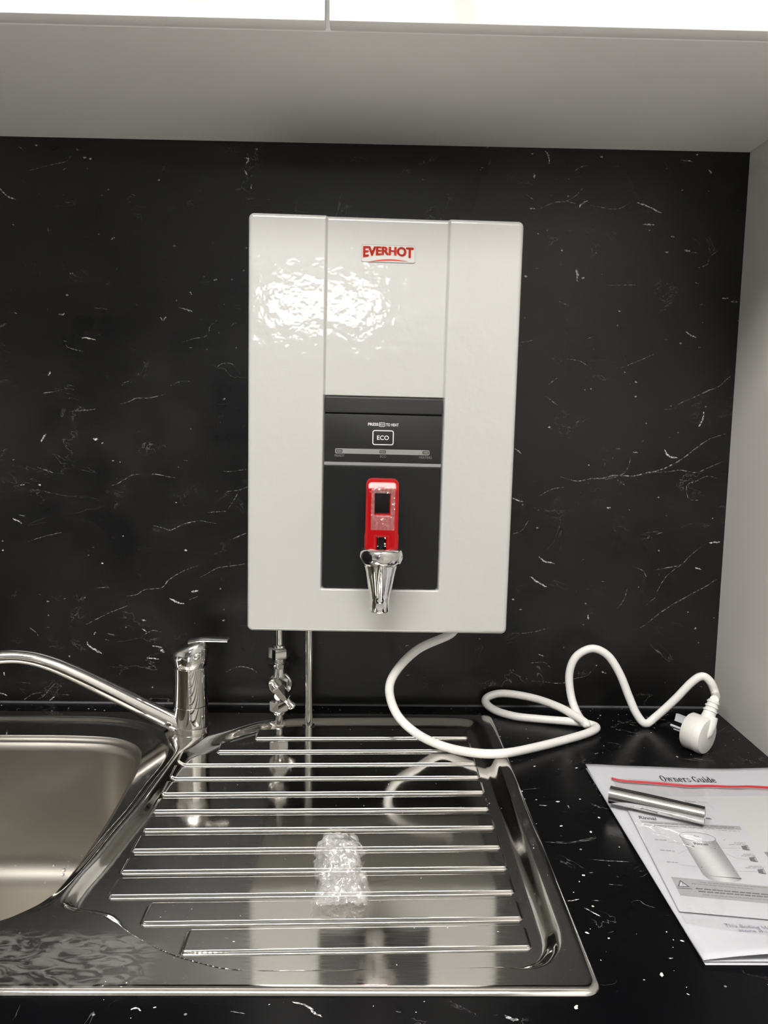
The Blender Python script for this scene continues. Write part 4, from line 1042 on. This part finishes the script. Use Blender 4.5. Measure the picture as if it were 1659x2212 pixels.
def zcover(x, y):
    u = (x - GX0) / (GX1 - GX0)
    z = .0026
    z += .0080 * math.exp(-((y - GY0) / .022) ** 2) * max(0, math.sin(math.pi * min(1, u * 1.0 + .02))) ** .8
    z += .0030 * math.exp(-((x - GX0) / .030) ** 2 - ((y - GY1) / .030) ** 2)
    z += .0012 * math.exp(-((y - GY1) / .02) ** 2) * math.sin(u * 7)
    return z
off = (GX0, GY0)
sheet('back_sheet', GX0 + .001, GX1, GY0 - .001, GY1 - .001, zback, M['paper'], guide, off=off)
sheet('inner_sheet', GX0 + .0005, GX1 - .0005, GY0 + .0005, GY1 - .0005, zmid, M['paper'], guide, off=off)
sheet('cover_sheet', GX0, GX1, GY0, GY1, zcover, M['paper'], guide, off=off)
def on_paper(name, s, u0, v0, u1, v1, hpx, mat, parent, z, bold=0.0, po=(0, 0, 0), lean=0.0):
    """lettering whose baseline runs between two photo pixels on a horizontal plane z"""
    a, b = gp(u0, v0, z), gp(u1, v1, z); dirv = (b - a); nv = Vector((-dirv.y, dirv.x, 0)).normalized()
    t = gp(u0, v0 - hpx, z); hh = (t - a).dot(nv)
    po = Vector(po); return text_quad(name, s, a - po, b - po, a + nv * hh + dirv.normalized() * lean * hh - po, mat, parent, bold)
def serif_title():
    """bold serif 'Owners Guide' drawn with strokes; x height 1, capital height 1.45"""
    V_, F_ = [], []
    def quadstrip(L, Rr):
        o = len(V_); n = len(L); V_.extend(L); V_.extend(Rr); F_.extend([(o + i, o + i + 1, o + n + i + 1, o + n + i) for i in range(n - 1)])
    def rect(x0, y0, x1, y1): quadstrip([(x0, y1), (x1, y1)], [(x0, y0), (x1, y0)])
    def arc(cx, cy, a, b, ia, ib, t0, t1, n=24):
        T = np.radians(np.linspace(t0, t1, n)); quadstrip([(cx + a * math.cos(t), cy + b * math.sin(t)) for t in T], [(cx + ia * math.cos(t), cy + ib * math.sin(t)) for t in T])
    def stem(x, y0, y1, sb=True, st=True, w=.33):
        rect(x, y0, x + w, y1)
        if sb: rect(x - .13, y0, x + w + .13, y0 + .09)
        if st: rect(x - .16, y1 - .10, x + w * .5, y1)
    def diag(x0, y0, x1, y1, w): quadstrip([(x0, y0), (x1, y1)], [(x0 + w, y0), (x1 + w, y1)])
    x = 0.0
    for ch in 'Owners Guide':
        if ch == 'O': arc(x + .70, .725, .72, .755, .34, .64, 0, 360, 40); x += 1.62
        elif ch == 'w':
            for q in (0, .62): diag(x + q, 1, x + q + .33, 0, .27); diag(x + q + .36, 0, x + q + .66, 1, .12)
            for q in (-.08, .55, 1.16): rect(x + q, .91, x + q + .46, 1.0)
            x += 1.78
        elif ch == 'n': stem(x + .1, 0, 1); arc(x + .62, .52, .42, .50, .17, .40, 0, 150); stem(x + .78, 0, .55, True, False); x += 1.34
        elif ch == 'e': arc(x + .48, .5, .50, .53, .16, .40, 2, 318, 32); rect(x + .22, .48, x + .94, .58); x += 1.16
        elif ch == 'r': stem(x + .1, 0, 1); arc(x + .66, .60, .36, .42, .20, .26, 60, 165); arc(x + .80, .84, .14, .14, 0, 0, 0, 360, 14); x += 1.10
        elif ch == 's':
            arc(x + .42, .73, .38, .29, .18, .18, 20, 250, 20); arc(x + .44, .28, .40, .30, .18, .18, -160, 80, 20)
            rect(x + .72, .66, x + .80, .98); rect(x + .04, .02, x + .12, .34); x += 1.02
        elif ch == 'G': arc(x + .70, .725, .72, .755, .34, .64, 42, 325, 36); rect(x + 1.06, .04, x + 1.34, .66); rect(x + .90, .60, x + 1.48, .69); rect(x + 1.20, 1.0, x + 1.28, 1.45); x += 1.68
        elif ch == 'u': stem(x + .1, .48, 1, False, True); arc(x + .52, .48, .42, .50, .16, .40, 180, 330); stem(x + .80, 0, 1, False, True); rect(x + 1.06, 0, x + 1.20, .09); x += 1.36
        elif ch == 'i': stem(x + .12, 0, 1); arc(x + .25, 1.33, .17, .17, 0, 0, 0, 360, 16); x += .64
        elif ch == 'd': arc(x + .50, .5, .50, .53, .16, .40, 30, 330, 28); stem(x + .74, 0, 1.50, False, True); rect(x + .98, 0, x + 1.14, .09); x += 1.28
        else: x += .60
    return V_, F_, x - .2
tv, tf, tw_ = serif_title()
ta0, ta1 = gp(1431, 1686.5, .0036), gp(1550, 1689, .0036); tup = gp(1431, 1674.5, .0036) - ta0; tup.x = 0
pyd('title_lettering', [(lambda q: Vector((q.x, q.y, zcover(q.x, q.y) + .0003)) - guide.location)(ta0 + (ta1 - ta0) * (p[0] / tw_) + tup * (p[1] / 1.45)) for p in tv], tf, M['ink'], guide)
for nme, s, u0, v0, u1, v1 in (('body_lettering', 'This Boiling Water Unit', 1568, 2003, 1726, 2014), ('body_lettering', 'store this guide', 1598, 2014, 1712, 2022)):
    on_paper(nme, s, u0, v0, u1, v1, 8.5, M['ink_blue'], guide, .0038, .01, guide.location)

# printed leaflets inside the bag
ZL = .0042
def pq(name, px, z, mat, parent, po):
    vs = [gp(u, v, z) - Vector(po) for u, v in px]; return pyd(name, vs, [tuple(range(len(vs)))], mat, parent)
def zp(ox, oy, sc, pts): return [(ox + x / sc, oy + y / sc) for x, y in pts]
C8 = (1200, 1600, 3.614)
def slab(name, px, z, mat, label, cat, t=.0003, group=None):
    """a flat sheet whose corners are given in photo pixels on plane z"""
    P = [gp(u, v, z) for u, v in px]; o0 = P[0].copy(); o0.z = z - t
    vs = [p - o0 for p in P] + [p - o0 - Vector((0, 0, t)) for p in P]; n = len(P)
    e = empty(name, o0, label, cat, group)
    fs = [tuple(range(n)), tuple(range(2 * n - 1, n - 1, -1))] + [(k, n + k, n + (k + 1) % n, (k + 1) % n) for k in range(n)]
    o = pyd('sheet', vs, fs, mat, e)
    bm = bmesh.new(); bm.from_mesh(o.data); bmesh.ops.recalc_face_normals(bm, faces=bm.faces); bm.to_mesh(o.data); bm.free()
    return e
big = slab('leaflet', zp(*C8, [(590, 440), (1659, 430), (1780, 440), (1880, 1330), (1000, 1290)]), ZL - .0004, M['paper_grey'], 'pale grey printed leaflet lying lowest inside the zip bag', 'leaflet')
pq('dark_panel', zp(*C8, [(1620, 868), (1760, 868), (1790, 945), (1655, 945)]), ZL - .00028, M['ink_grey'], big, big.location)
card = slab('printed_card', zp(*C8, [(945, 448), (1225, 455), (1345, 640), (1090, 650)]), ZL - .00002, M['paper'], 'small white card with a grey bold name inside the zip bag beside the tube', 'card')
on_paper('printed_name', 'Rinnai', *zp(*C8, [(1015, 478)])[0], *zp(*C8, [(1098, 482)])[0], 3.4, M['ink_grey'], card, ZL + .0001, .03, card.location)
on_paper('printed_word', 'Rinnai', *zp(*C8, [(1118, 482)])[0], *zp(*C8, [(1190, 486)])[0], 2.6, M['ink_light'], card, ZL + .0001, .0, card.location)
pq('printed_frame', zp(*C8, [(1165, 600), (1205, 602), (1222, 616), (1178, 614)]), ZL + .0001, M['ink_mid'], card, card.location)
lf = slab('leaflet', zp(*C8, [(565, 545), (1440, 640), (1740, 1010), (1960, 1420), (965, 1330)]), ZL + .0004, M['paper'], 'white leaflet with a grey storage tank drawing and warning box inside the zip bag', 'leaflet')
ZP = ZL + .0005; po = lf.location
def P8(name, pts, mat, z=ZP): return pq(name, zp(*C8, pts), z, mat, lf, po)
on_paper('printed_name', 'Rinnai', *zp(*C8, [(655, 610)])[0], *zp(*C8, [(790, 622)])[0], 6.6, M['ink'], lf, ZP, .03, po)
P8('heading_bar', [(662, 622), (1440, 668), (1455, 698), (675, 640)], M['ink_light'])
def words(name, a, b, hpx, mat, n, gap=.25):
    """a line of illegible small print as word-long dashes"""
    vs, fs = [], []; u = 0.0; rnd = random.Random(int(a[0] * 7 + a[1]))
    while u < 1:
        L = rnd.uniform(.6, 1.4) / n; e = min(1, u + L * (1 - gap))
        pa_, pb_ = (a[0] + (b[0] - a[0]) * u, a[1] + (b[1] - a[1]) * u), (a[0] + (b[0] - a[0]) * e, a[1] + (b[1] - a[1]) * e)
        q = zp(*C8, [pa_, pb_, (pb_[0], pb_[1] - hpx), (pa_[0], pa_[1] - hpx)]); o = len(vs)
        vs += [gp(x, y, ZP + .00006) - Vector(po) for x, y in q]; fs.append((o, o + 1, o + 2, o + 3)); u += L
    return pyd(name, vs, fs, mat, lf)
words('small_print', (735, 645), (1395, 682), 9, M['ink_grey'], 12, .12); words('small_print', (735, 662), (1390, 694), 5, M['ink_grey'], 14, .15)
words('small_print', (690, 655), (1440, 712), 5, M['ink_light'], 18); words('small_print', (693, 665), (960, 688), 5, M['ink_light'], 8)
for (a, b) in (((775, 776), (868, 782)), ((818, 858), (930, 867)), ((868, 950), (962, 958))): words('caption', a, b, 9, M['ink_light'], 3, .15)
for (a, b) in (((1395, 802), (1482, 802)), ((1352, 814), (1485, 814)), ((1465, 890), (1545, 890)), ((1450, 902), (1560, 902)), ((1505, 984), (1610, 984)), ((1480, 996), (1632, 996))): words('caption', a, b, 7, M['ink_light'], 3, .15)
for (x, y) in ((1450, 822), (1510, 912), (1575, 1006)):
    P8('fitting_picture', [(x, y), (x + 50, y - 6), (x + 72, y + 36), (x + 40, y + 34), (x + 12, y + 28)], M['ink_mid'])
    P8('fitting_highlight', [(x + 40, y + 2), (x + 50, y - 2), (x + 68, y + 32), (x + 48, y + 24)], M['ink_light'], ZP + .0001)
# tank drawing
def ellp(cx, cy, a, b, rot, n=36, t0=0, t1=2 * math.pi):
    return [(cx + a * math.cos(t) * math.cos(rot) - b * math.sin(t) * math.sin(rot), cy + a * math.cos(t) * math.sin(rot) + b * math.sin(t) * math.cos(rot)) for t in np.linspace(t0, t1, n)]
topE = ellp(1108, 752, 145, 36, .13); botE = ellp(1308, 1060, 146, 46, .10)
m = M['tank'] = pm('tank_print', (.5, .5, .5), .6); g = G(m)
A_, B_ = gp(*zp(*C8, [(1040, 900)])[0], ZP), gp(*zp(*C8, [(1320, 900)])[0], ZP)
mpn = g.n('ShaderNodeSeparateXYZ'); g.l(g.pos(), mpn.inputs[0])
tt = g.ramp(mpn.outputs['X'], A_.x, B_.x, -1, 1, False)
g.set('Base Color', g.mixc(g.ramp(g.math('ABSOLUTE', tt), .05, 1.0), (.60, .60, .61), (.26, .26, .27)))
P8('tank_body', [(963, 735)] + [(1155, 1052)] + [p for p in botE[::-1] if p[1] > 1058 + (p[0] - 1308) * .10][::-1][::-1] + [(1452, 1080), (1248, 772)], M['tank'])
P8('tank_outline', topE, M['ink_grey'], ZP + .00004); P8('tank_lid', ellp(1108, 752, 140, 32, .13), M['paper'], ZP + .00008)
P8('tank_cap', ellp(1100, 745, 20, 7, .1, 18), M['ink_grey'], ZP + .00012); P8('tank_cap_top', ellp(1102, 743, 14, 4, .1, 18), M['paper'], ZP + .00016)
on_paper('tank_name', 'Rinnai', *zp(*C8, [(1085, 812)])[0], *zp(*C8, [(1195, 818)])[0], 5.2, M['ink_mid'], lf, ZP + .0001, .03, po)
for x, y in ((1030, 812), (1073, 826), (1245, 842), (1275, 832), (1140, 990), (1392, 1018)):
    P8('tank_port', ellp(x, y, 15, 8, .2, 16), M['ink_light'], ZP + .00008); P8('tank_port_dot', ellp(x, y, 6, 4, .2, 10), M['ink_mid'], ZP + .00012)
for a, b in (((878, 790), (1000, 800)), ((960, 880), (1045, 840)), ((960, 965), (1120, 985)), ((1300, 838), (1450, 836)), ((1330, 880), (1410, 915)), ((1410, 915), (1510, 928)), ((1410, 1018), (1575, 1022))):
    P8('leader_line', [a, b, (b[0], b[1] + 2.2), (a[0], a[1] + 2.2)], M['ink_light'])
P8('check_mark', [(1308, 768), (1316, 780), (1332, 762), (1316, 776)], M['red_seal'])
P8('warning_box', [(900, 1062), (1790, 1150), (1850, 1290), (975, 1208)], M['ink_light'])
P8('warning_triangle', [(972, 1086), (1052, 1144), (952, 1140)], M['ink_mid'], ZP + .00006)
P8('warning_triangle_field', [(977, 1100), (1030, 1136), (967, 1134)], M['paper'], ZP + .00010)
P8('warning_mark', [(990, 1108), (995, 1109), (999, 1128), (994, 1128)], M['ink_mid'], ZP + .00014)
P8('warning_underline', [(952, 1146), (1066, 1154), (1068, 1160), (954, 1152)], M['ink_mid'], ZP + .00006)
for a, b, h, mt in (((1130, 1110), (1660, 1152), 7, 'ink_grey'), ((1060, 1118), (1540, 1160), 6, 'ink_grey'), ((1095, 1158), (1700, 1210), 9, 'ink_mid'), ((1115, 1180), (1700, 1228), 9, 'ink_mid'), ((1150, 1205), (1700, 1250), 6, 'ink_grey')):
    words('warning_print', a, b, h, M[mt], 12, .14)

# the clear zip bag
bgP = [gp(1321, 1681, .0045), gp(1690, 1702, .0045), gp(1860, 2052, .0045), gp(1480, 1996, .0045)]
bgP[1].x = min(bgP[1].x, XR - .012); bgP[2].x = min(bgP[2].x, XR - .016)
bag = empty('zip_bag', bgP[3], 'clear plastic zip bag with a red seal line lying on the owners guide', 'plastic bag'); bo = bag.location.copy()
nu, nv = 44, 60; vs, fs = [], []
for lay in (0, 1):
    for j in range(nv + 1):
        for i in range(nu + 1):
            u, v = i / nu, j / nv
            p = (bgP[0] * (1 - u) + bgP[1] * u) * (1 - v) + (bgP[3] * (1 - u) + bgP[2] * u) * v
            edge = min(1, min(u, 1 - u) / .05, min(v, 1 - v) / .05)
            if lay == 0:
                n_ = mnoise.noise(Vector((p.x * 55, p.y * 55, 1))) + .6 * mnoise.noise(Vector((p.x * 130, p.y * 40, 4)))
                p.z = .0050 + edge * (.0008 + .0009 * max(0, n_))
            else: p.z = .0049 - .0015 * edge
            vs.append(p - bo)
N = (nu + 1) * (nv + 1)
for j in range(nv):
    for i in range(nu):
        a = j * (nu + 1) + i; fs.append((a, a + nu + 1, a + nu + 2, a + 1)); fs.append((N + a, N + a + 1, N + a + nu + 2, N + a + nu + 1))
pyd('film', vs, fs, M['bag'], bag, True)
def bpt(u, v, z): 
    p = (bgP[0] * (1 - u) + bgP[1] * u) * (1 - v) + (bgP[3] * (1 - u) + bgP[2] * u) * v; p.z = z; return p - bo
tube('zip_seal', [p - bo for p in catmull([gp(u_, v_, .0060) for u_, v_ in ((1321, 1681), (1345, 1686.5), (1400, 1690.5), (1445, 1694), (1490, 1698), (1530, 1697.5), (1580, 1699.5), (1620, 1699), (1659, 1701), (1700, 1703))], 6)], .0011, M['red_seal'], bag, 10)
tube('zip_track', [bpt(.004 + .992 * k / 20, .030, .0058) for k in range(21)], [(.0012, .0005)] * 21, M['bag'], bag, 8)
# chrome tube offcut
t0, t1 = gp(1317, 1716, .0150), gp(1523, 1762, .0150)
TR = .0084; ta = (t1 - t0).normalized()
tb = lathe('chrome_tube', [(TR - .0009, 0), (TR, .0003), (TR, (t1 - t0).length - .0003), (TR - .0009, (t1 - t0).length)], M['chrome'], None, 48, ((0, 0, 0), ta), 40, close=False)
bm = bmesh.new(); bm.from_mesh(tb.data)
caps = [f for f in bm.faces if len(f.verts) > 10]
bmesh.ops.delete(bm, geom=caps, context='FACES_ONLY'); bm.to_mesh(tb.data); bm.free()
sd_ = tb.modifiers.new('wall', 'SOLIDIFY'); sd_.thickness = .0009; sd_.offset = -1
tb.location = t0; tag(tb, 'short polished chrome tube lying across the zip bag', 'tube')

# ------------------------------------------------------------------ scrap of bubble wrap on the drainer
wrap = empty('bubble_wrap', (-.02, -.385, 0), 'crumpled scrap of clear bubble wrap on the drainer ridges', 'bubble wrap')
vs, fs = [], []
nu, nv = 60, 80
def wrap_pt(u, v, lay):
    y = -.432 + .092 * v; x0 = -.0415 + .005 * math.sin(v * 5 + lay) + .004 * v; w = .037 + .004 * math.sin(v * 9 + 2 * lay)
    x = x0 + w * u
    dome = max(0, math.sin(math.pi * u)) ** .6 * max(0, math.sin(math.pi * min(1, v * .92 + .06))) ** .5
    h = (.010 + .014 * v) * dome * (1 if lay == 0 else .55)
    n_ = mnoise.fractal(Vector((x * 85 + lay * 9, y * 85, lay * 3)), 1.0, 2.0, 4)
    x += .0035 * mnoise.noise(Vector((u * 9, v * 13, 7 + lay))); y += .0035 * mnoise.noise(Vector((u * 10, v * 12, 17 + lay)))
    return Vector((x, y, .0012 + h + max(-.25 * h, .0070 * n_ * (.3 + dome))))
for lay in (0, 1):
    b0 = len(vs)
    for j in range(nv + 1):
        for i in range(nu + 1):
            vs.append(wrap_pt(i / nu, j / nv, lay) - wrap.location)
    for j in range(nv):
        for i in range(nu):
            if mnoise.noise(Vector((i * .22, j * .22, 30 + lay))) > .55 and (i < 6 or i > nu - 7 or j < 6 or j > nv - 7): continue
            a = b0 + j * (nu + 1) + i; fs.append((a, a + 1, a + nu + 2, a + nu + 1))
pyd('film', vs, fs, M['wrap'], wrap, True)
rb = random.Random(5)
def dome_mesh():
    v, f = [], []; n = 18
    for r in range(6):
        a = r / 5 * math.pi / 2 * .96
        for k in range(n): v.append((math.cos(a) * math.cos(2 * math.pi * k / n), math.cos(a) * math.sin(2 * math.pi * k / n), .62 * math.sin(a)))
    for r in range(5):
        for k in range(n): f.append((r * n + k, r * n + (k + 1) % n, (r + 1) * n + (k + 1) % n, (r + 1) * n + k))
    f.append(tuple(5 * n + k for k in range(n)))
    me = bpy.data.meshes.new('bubble'); me.from_pydata(v, [], f); me.update(); me.materials.append(M['wrap']); me.polygons.foreach_set('use_smooth', [True] * len(f)); return me
dm = dome_mesh()
spots = [(.80, .98), (.78, .76), (.90, .55), (.66, .42), (.86, .30), (.62, .14), (.30, .70), (.30, .40), (.18, .55), (.42, .12), (.50, .88), (.12, .20), (.55, .60), (.92, .12), (.30, .92), (.05, .34)]
for u, v in spots:
    e = 1e-2; p = wrap_pt(u, v, 0); du = wrap_pt(min(1, u + .05), v, 0) - p; dv = wrap_pt(u, min(1, v + .04), 0) - p
    nn = du.cross(dv).normalized() + Vector((rb.uniform(-.5, .5), rb.uniform(-.8, .1), .9)); nn.normalize()
    b = bpy.data.objects.new('bubble', dm); COL.objects.link(b); b.parent = wrap
    b.rotation_mode = 'QUATERNION'; b.rotation_quaternion = Vector((0, 0, 1)).rotation_difference(nn)
    s = rb.uniform(.0040, .0058); b.scale = (s, s, s * rb.uniform(.7, 1)); b.location = p - wrap.location - nn * .001

# ------------------------------------------------------------------ crumbs and water drops
rc = random.Random(11)
cv, cf = [], []
ico = [(0, 0, 1), (.9, 0, .3), (.28, .85, .2), (-.7, .5, .35), (-.7, -.5, .2), (.28, -.85, .3), (0, 0, -.3)]
def crumb(x, y, z, s):
    o = len(cv); a = rc.uniform(0, 6.3); ca, sa = math.cos(a), math.sin(a); ex = rc.uniform(.7, 2.0)
    for p in ico:
        q = [p[0] * ex * rc.uniform(.7, 1.2), p[1] * rc.uniform(.6, 1.1), p[2] * rc.uniform(.5, 1)]
        cv.append((x + s * (q[0] * ca - q[1] * sa), y + s * (q[0] * sa + q[1] * ca), z + s * .55 * (q[2] + .3)))
    for k in range(5): cf.append((o, o + 1 + k, o + 1 + (k + 1) % 5)); cf.append((o + 6, o + 1 + (k + 1) % 5, o + 1 + k))
for ox, oy, sc, pts in [(1200, 1600, 3.614, [(45, 668), (345, 605), (190, 460), (497, 833), (222, 1055), (243, 1498), (160, 2090), (828, 1828), (415, 1545), (990, 1565), (293, 1297), (275, 715), (165, 215), (950, 128), (20, 478)]),
                        (800, 1540, 3.016, [(1070, 350), (1240, 740), (1490, 685), (1220, 580), (985, 512), (1410, 1435), (1390, 1060), (1340, 1920), (845, 155)])]:
    for x, y in pts:
        p = gp(ox + x / sc, oy + y / sc, 0); z = sink_z(p.x, p.y) if (SX0 < p.x < SX1 and SY0 < p.y < SY1) else 0.0
        crumb(p.x, p.y, z, rc.uniform(.0010, .0017))
for k in range(420):
    x, y = rc.uniform(-.60, .45), rc.uniform(-.61, -.004)
    if SX0 - .004 < x < SX1 + .004 and SY0 - .004 < y < SY1 + .003:
        if x < -.20: continue
        if rc.random() < .55: continue
        z = sink_z(x, y); s = rc.uniform(.0003, .0007)
    else: z = 0.0; s = rc.uniform(.0003, .0008) * (1.5 if rc.random() < .1 else 1)
    if GX0 - .004 < x < GX1 and GY0 - .004 < y < GY1 + .004: continue
    crumb(x, y, z, s)
for k in range(50):
    crumb(rc.uniform(-.5, .30), rc.uniform(-.030, -.004), 0.0, rc.uniform(.0004, .0011))
tag(pyd('plaster_crumbs', cv, cf, M['crumb']), 'scattered pale plaster crumbs on the countertop and drainer', 'crumbs', kind='stuff')
wv, wf = [], []
bv = [bowl_o.matrix_basis @ v.co + sink.location for v in bowl_o.data.vertices]; bn = [v.normal.copy() for v in bowl_o.data.vertices]
cand = [i for i, p in enumerate(bv) if p.z < -.015 and p.x > -.47]
low = [i for i in cand if p.z is not None and bv[i].z < -.13]
inside = Vector((-.41, -.28, -.06))
for k in range(230):
    i = rc.choice(low if rc.random() < .7 else cand); p = bv[i].copy(); nn = bn[i]
    if nn.dot(inside - p) < 0: nn = -nn
    s = rc.uniform(.0009, .0023); q = Vector((0, 0, 1)).rotation_difference(nn); o = len(wv)
    n = 8
    for a in (0, .55, 1.1):
        for t in range(n):
            wv.append(p + q @ Vector((s * math.cos(a) * math.cos(2 * math.pi * t / n), s * math.cos(a) * math.sin(2 * math.pi * t / n), s * .85 * math.sin(a) + .0003)))
    wv.append(p + q @ Vector((0, 0, s * .86 + .0003)))
    for r in range(2):
        for t in range(n): wf.append((o + r * n + t, o + r * n + (t + 1) % n, o + (r + 1) * n + (t + 1) % n, o + (r + 1) * n + t))
    for t in range(n): wf.append((o + 2 * n + t, o + 2 * n + (t + 1) % n, o + 3 * n))
tag(pyd('water_drops', wv, wf, M['water'], None, True), 'small clear water drops clinging inside the sink bowl', 'water drops', kind='stuff')
